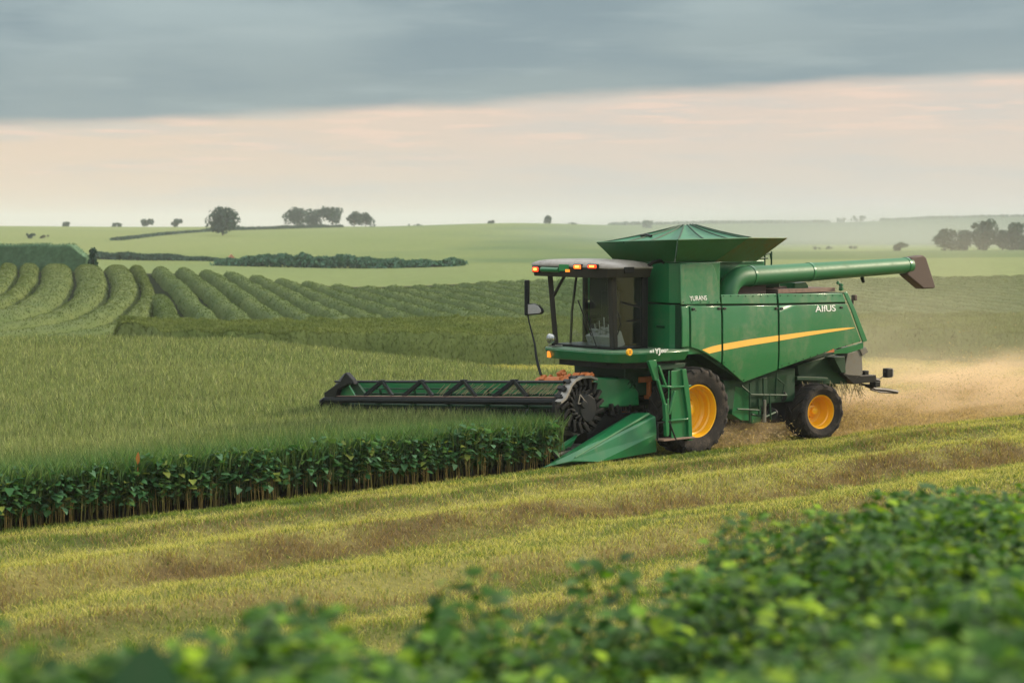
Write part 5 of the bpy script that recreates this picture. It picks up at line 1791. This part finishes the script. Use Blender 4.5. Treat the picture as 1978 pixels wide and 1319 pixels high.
# ------------------------------------------------------------------ foreground plants on the bank
FG = [(.024, .080, .010), (.038, .112, .014), (.058, .150, .017), (.070, .165, .020), (.085, .160, .050), (.10, .21, .018), (.14, .27, .018), (.24, .37, .015)]
fg_kinds = [plant_meshes("bank_plant", .95, .10, .36, 175, .080, 200 + i, FG, (.06, .10, .03), .008, 3) for i in range(7)]
FG_LABEL = "leafy green plant in the blurred thicket on the near bank"
pts = []
tries = 0
while len(pts) < 300 and tries < 60000:
    tries += 1
    d = random.uniform(3.9, 7.0) if tries < 6000 else math.sqrt(random.uniform(6.5 ** 2, 15.2 ** 2))
    px = random.uniform(-350, 2330)
    bd = float(np.interp(px, BPX, BD))
    if d > bd + .3: continue
    if (d * math.tan(.05)) < 0: continue
    x = (px - 989) / FPX * d
    gap = .20 if d < 7 else .27
    if all((x - a) ** 2 + (d - b) ** 2 > gap ** 2 for a, b in pts):
        pts.append((x, d))
pts.sort(key=lambda p: p[1])
for x, d in pts:
    px = 989 + FPX * x / d
    z = ground1(x, d) - .05
    s = .42 + .80 * float(fbm(np.array([x * 1.1 + 7]), np.array([d * .8]), 91)[0]) + random.uniform(-.06, .12)
    s = min(s, .98)
    if d < 6.5: s = max(s, .72)
    s = min(s, .90) if d < 6.5 else s
    near_edge = float(np.interp(px, BPX, BD)) - d
    if near_edge < .6: s *= random.uniform(.75, 1.05)
    put_plant(fg_kinds, random.randrange(7), "bank_plant", FG_LABEL, "plant", "leafy plants on the near bank", (x, d, z), random.uniform(0, 6.28), s, (random.uniform(-.2, .2), random.uniform(-.2, .2)), 1.15)
# a few that stand out
for i, (px, py, d, lb) in enumerate(((905, 1092, 7.6, "tall dark sprig standing up at the left end of the near thicket"), (1172, 1072, 8.7, "thin upright sprig in the middle of the near thicket"), (1440, 985, 11.2, "dark upright plant where the near thicket steps up"), (1585, 978, 12.4, "tall leafy plant right of the gap in the near thicket"), (1840, 950, 13.6, "large domed plant on the crest of the near thicket"), (545, 1172, 6.2, "leafy plant at the left shoulder of the near thicket"))):
    q = at_dist(px, py, d)
    zb = ground1(q[0], q[1]) - .05
    put_plant(fg_kinds, i % 7, "tall_bank_plant", lb, "plant", None, (q[0], q[1], zb), i * 1.3, (q[2] - zb) / .98)
# the big smooth pale leaf at the bottom left
q = at_dist(285, 1246, 3.9)
v_, f_ = leaf_geo((-.02, 0, -.16), (.15, .1, 1), (.2, -1, .1), .17, .15, .15, .0)
mb = MB().add(v_, f_); mb.tube([(0, 0, -.75), (-.02, 0, -.15)], .004, 5)
o = mb.build("broad_leaf", mat_paint("broad_leaf_green", (.030, .105, .030), .5, 0, .1, scale=4), None, smooth=80)
o.location = q
tag(o, "single broad smooth leaf standing at the bottom left corner of the near thicket", "leaf")

# ------------------------------------------------------------------ dust and haze
def dust(name, label, center, size, rz, dens, col, seed, scale=2.2, sharp=(.42, .72), stretch=(1, 1, 1)):
    bm = bmesh.new(); bmesh.ops.create_icosphere(bm, subdivisions=3, radius=1.0)
    me = bpy.data.meshes.new(name); bm.to_mesh(me); bm.free()
    o = link(name, me); o.location = center; o.scale = size; o.rotation_euler = (0, 0, rz)
    m, T = mat_new(name + "_volume")
    tc = T.n('ShaderNodeTexCoord').outputs['Object']
    ln = T.n('ShaderNodeVectorMath', operation='LENGTH', i_0=tc).outputs['Value']
    fall = T.smooth(ln, 1.0, .15)
    mp = T.n('ShaderNodeMapping', i_0=tc); mp.inputs['Location'].default_value = (seed, seed * 2, 0); mp.inputs['Scale'].default_value = stretch
    nz = T.noise(mp.outputs[0], scale, 5, .62)
    dn = T.math('MULTIPLY', T.math('MULTIPLY', fall, T.smooth(nz, *sharp)), dens)
    pv = T.n('ShaderNodeVolumePrincipled')
    pv.inputs['Color'].default_value = (*col, 1)
    pv.inputs['Anisotropy'].default_value = .2
    T.put(pv, 'Density', dn)
    out = T.n('ShaderNodeOutputMaterial'); T.put(out, 'Volume', pv.outputs[0])
    me.materials.append(m)
    tag(o, label, "dust", kind="stuff")
    return o


def LW(u, v, w):
    x, y = to_xy(u, v); return (x, y, w)


n = 30000
t_ = rng.random(n) ** 1.3
cu_ = -5.0 - 13 * t_; cv_ = rng.normal(-.2, .8 + 1.0 * t_); cw_ = np.abs(rng.normal(.15, .35 + .35 * t_))
cx_, cy_ = to_xy(cu_, cv_)
cp = np.stack([cx_, cy_, ground(cx_, cy_) + cw_], 1)
k2 = rng.random(n) < .12
cp[k2] = np.stack([*to_xy(rng.uniform(-3.6, -.9, k2.sum()), rng.normal(.9, .35, k2.sum())), np.abs(rng.normal(.1, .22, k2.sum()))], 1)
d1_ = rng.normal(size=(n, 3)); d1_ /= np.linalg.norm(d1_, axis=1)[:, None]; d2_ = np.cross(d1_, rng.normal(size=(n, 3))); d2_ /= np.linalg.norm(d2_, axis=1)[:, None]
ln_ = rng.uniform(.012, .05, (n, 1)); wd_ = rng.uniform(.006, .014, (n, 1))
V = np.stack([cp - d1_ * ln_, cp + d2_ * wd_, cp + d1_ * ln_, cp - d2_ * wd_], 1).reshape(-1, 3)
C = np.repeat(np.array([.58, .44, .25]) * rng.uniform(.5, 1.3, (n, 1)), 4, 0)
o = link("flying_chaff", np_mesh("flying_chaff", V, np.arange(n * 4), np.full(n, 4), M_blade, C))
tag(o, "specks of straw chaff flying behind and under the harvester", "chaff", kind="stuff")
DUST = (.88, .69, .46)
dust("dust_cloud", "low tan dust cloud billowing behind the rear wheel", LW(-12.5, -.5, .30), (9.5, 3.2, 1.6), HEAD, 1.5, DUST, 1.0, 2.6, (.40, .66))
dust("wheel_dust", "small tan dust puff under the chassis between the wheels", LW(-2.2, .9, .2), (1.7, 1.0, .62), HEAD, 3.5, (.88, .68, .44), 4.0, 1.8)
dust("drifting_dust", "thin brown dust drifting high to the right behind the harvester", LW(-20, -9, 1.5), (16, 12, 5.5), HEAD, .036, (.90, .80, .60), 7.0, 1.6, (.25, .75))

dust("valley_mist", "pale grey mist lying in the valley at the right behind the auger", ((1680 - 989) / FPX * 540, 540, 1.0), (140, 240, 12), 0, .0065, (.50, .55, .54), 3.0, 1.2, (.2, .7), (1, 1, .3))
hz_me = bpy.data.meshes.new("haze")
x0, x1, y0, y1, z0, z1 = -2600., 2600., -60., 6200., -16., 40.
hz_me.from_pydata([(x0, y0, z0), (x1, y0, z0), (x1, y1, z0), (x0, y1, z0), (x0, y0, z1), (x1, y0, z1), (x1, y1, z1), (x0, y1, z1)], [],
                  [(0, 3, 2, 1), (4, 5, 6, 7), (0, 1, 5, 4), (1, 2, 6, 5), (2, 3, 7, 6), (3, 0, 4, 7)])
m, T = mat_new("haze_volume")
pv = T.n('ShaderNodeVolumePrincipled')
pv.inputs['Color'].default_value = (.76, .80, .83, 1)
pv.inputs['Density'].default_value = .00026
out = T.n('ShaderNodeOutputMaterial'); T.put(out, 'Volume', pv.outputs[0])
hz_me.materials.append(m)
o = link("haze", hz_me)
tag(o, "pale even haze over the whole landscape", "haze", kind="stuff")
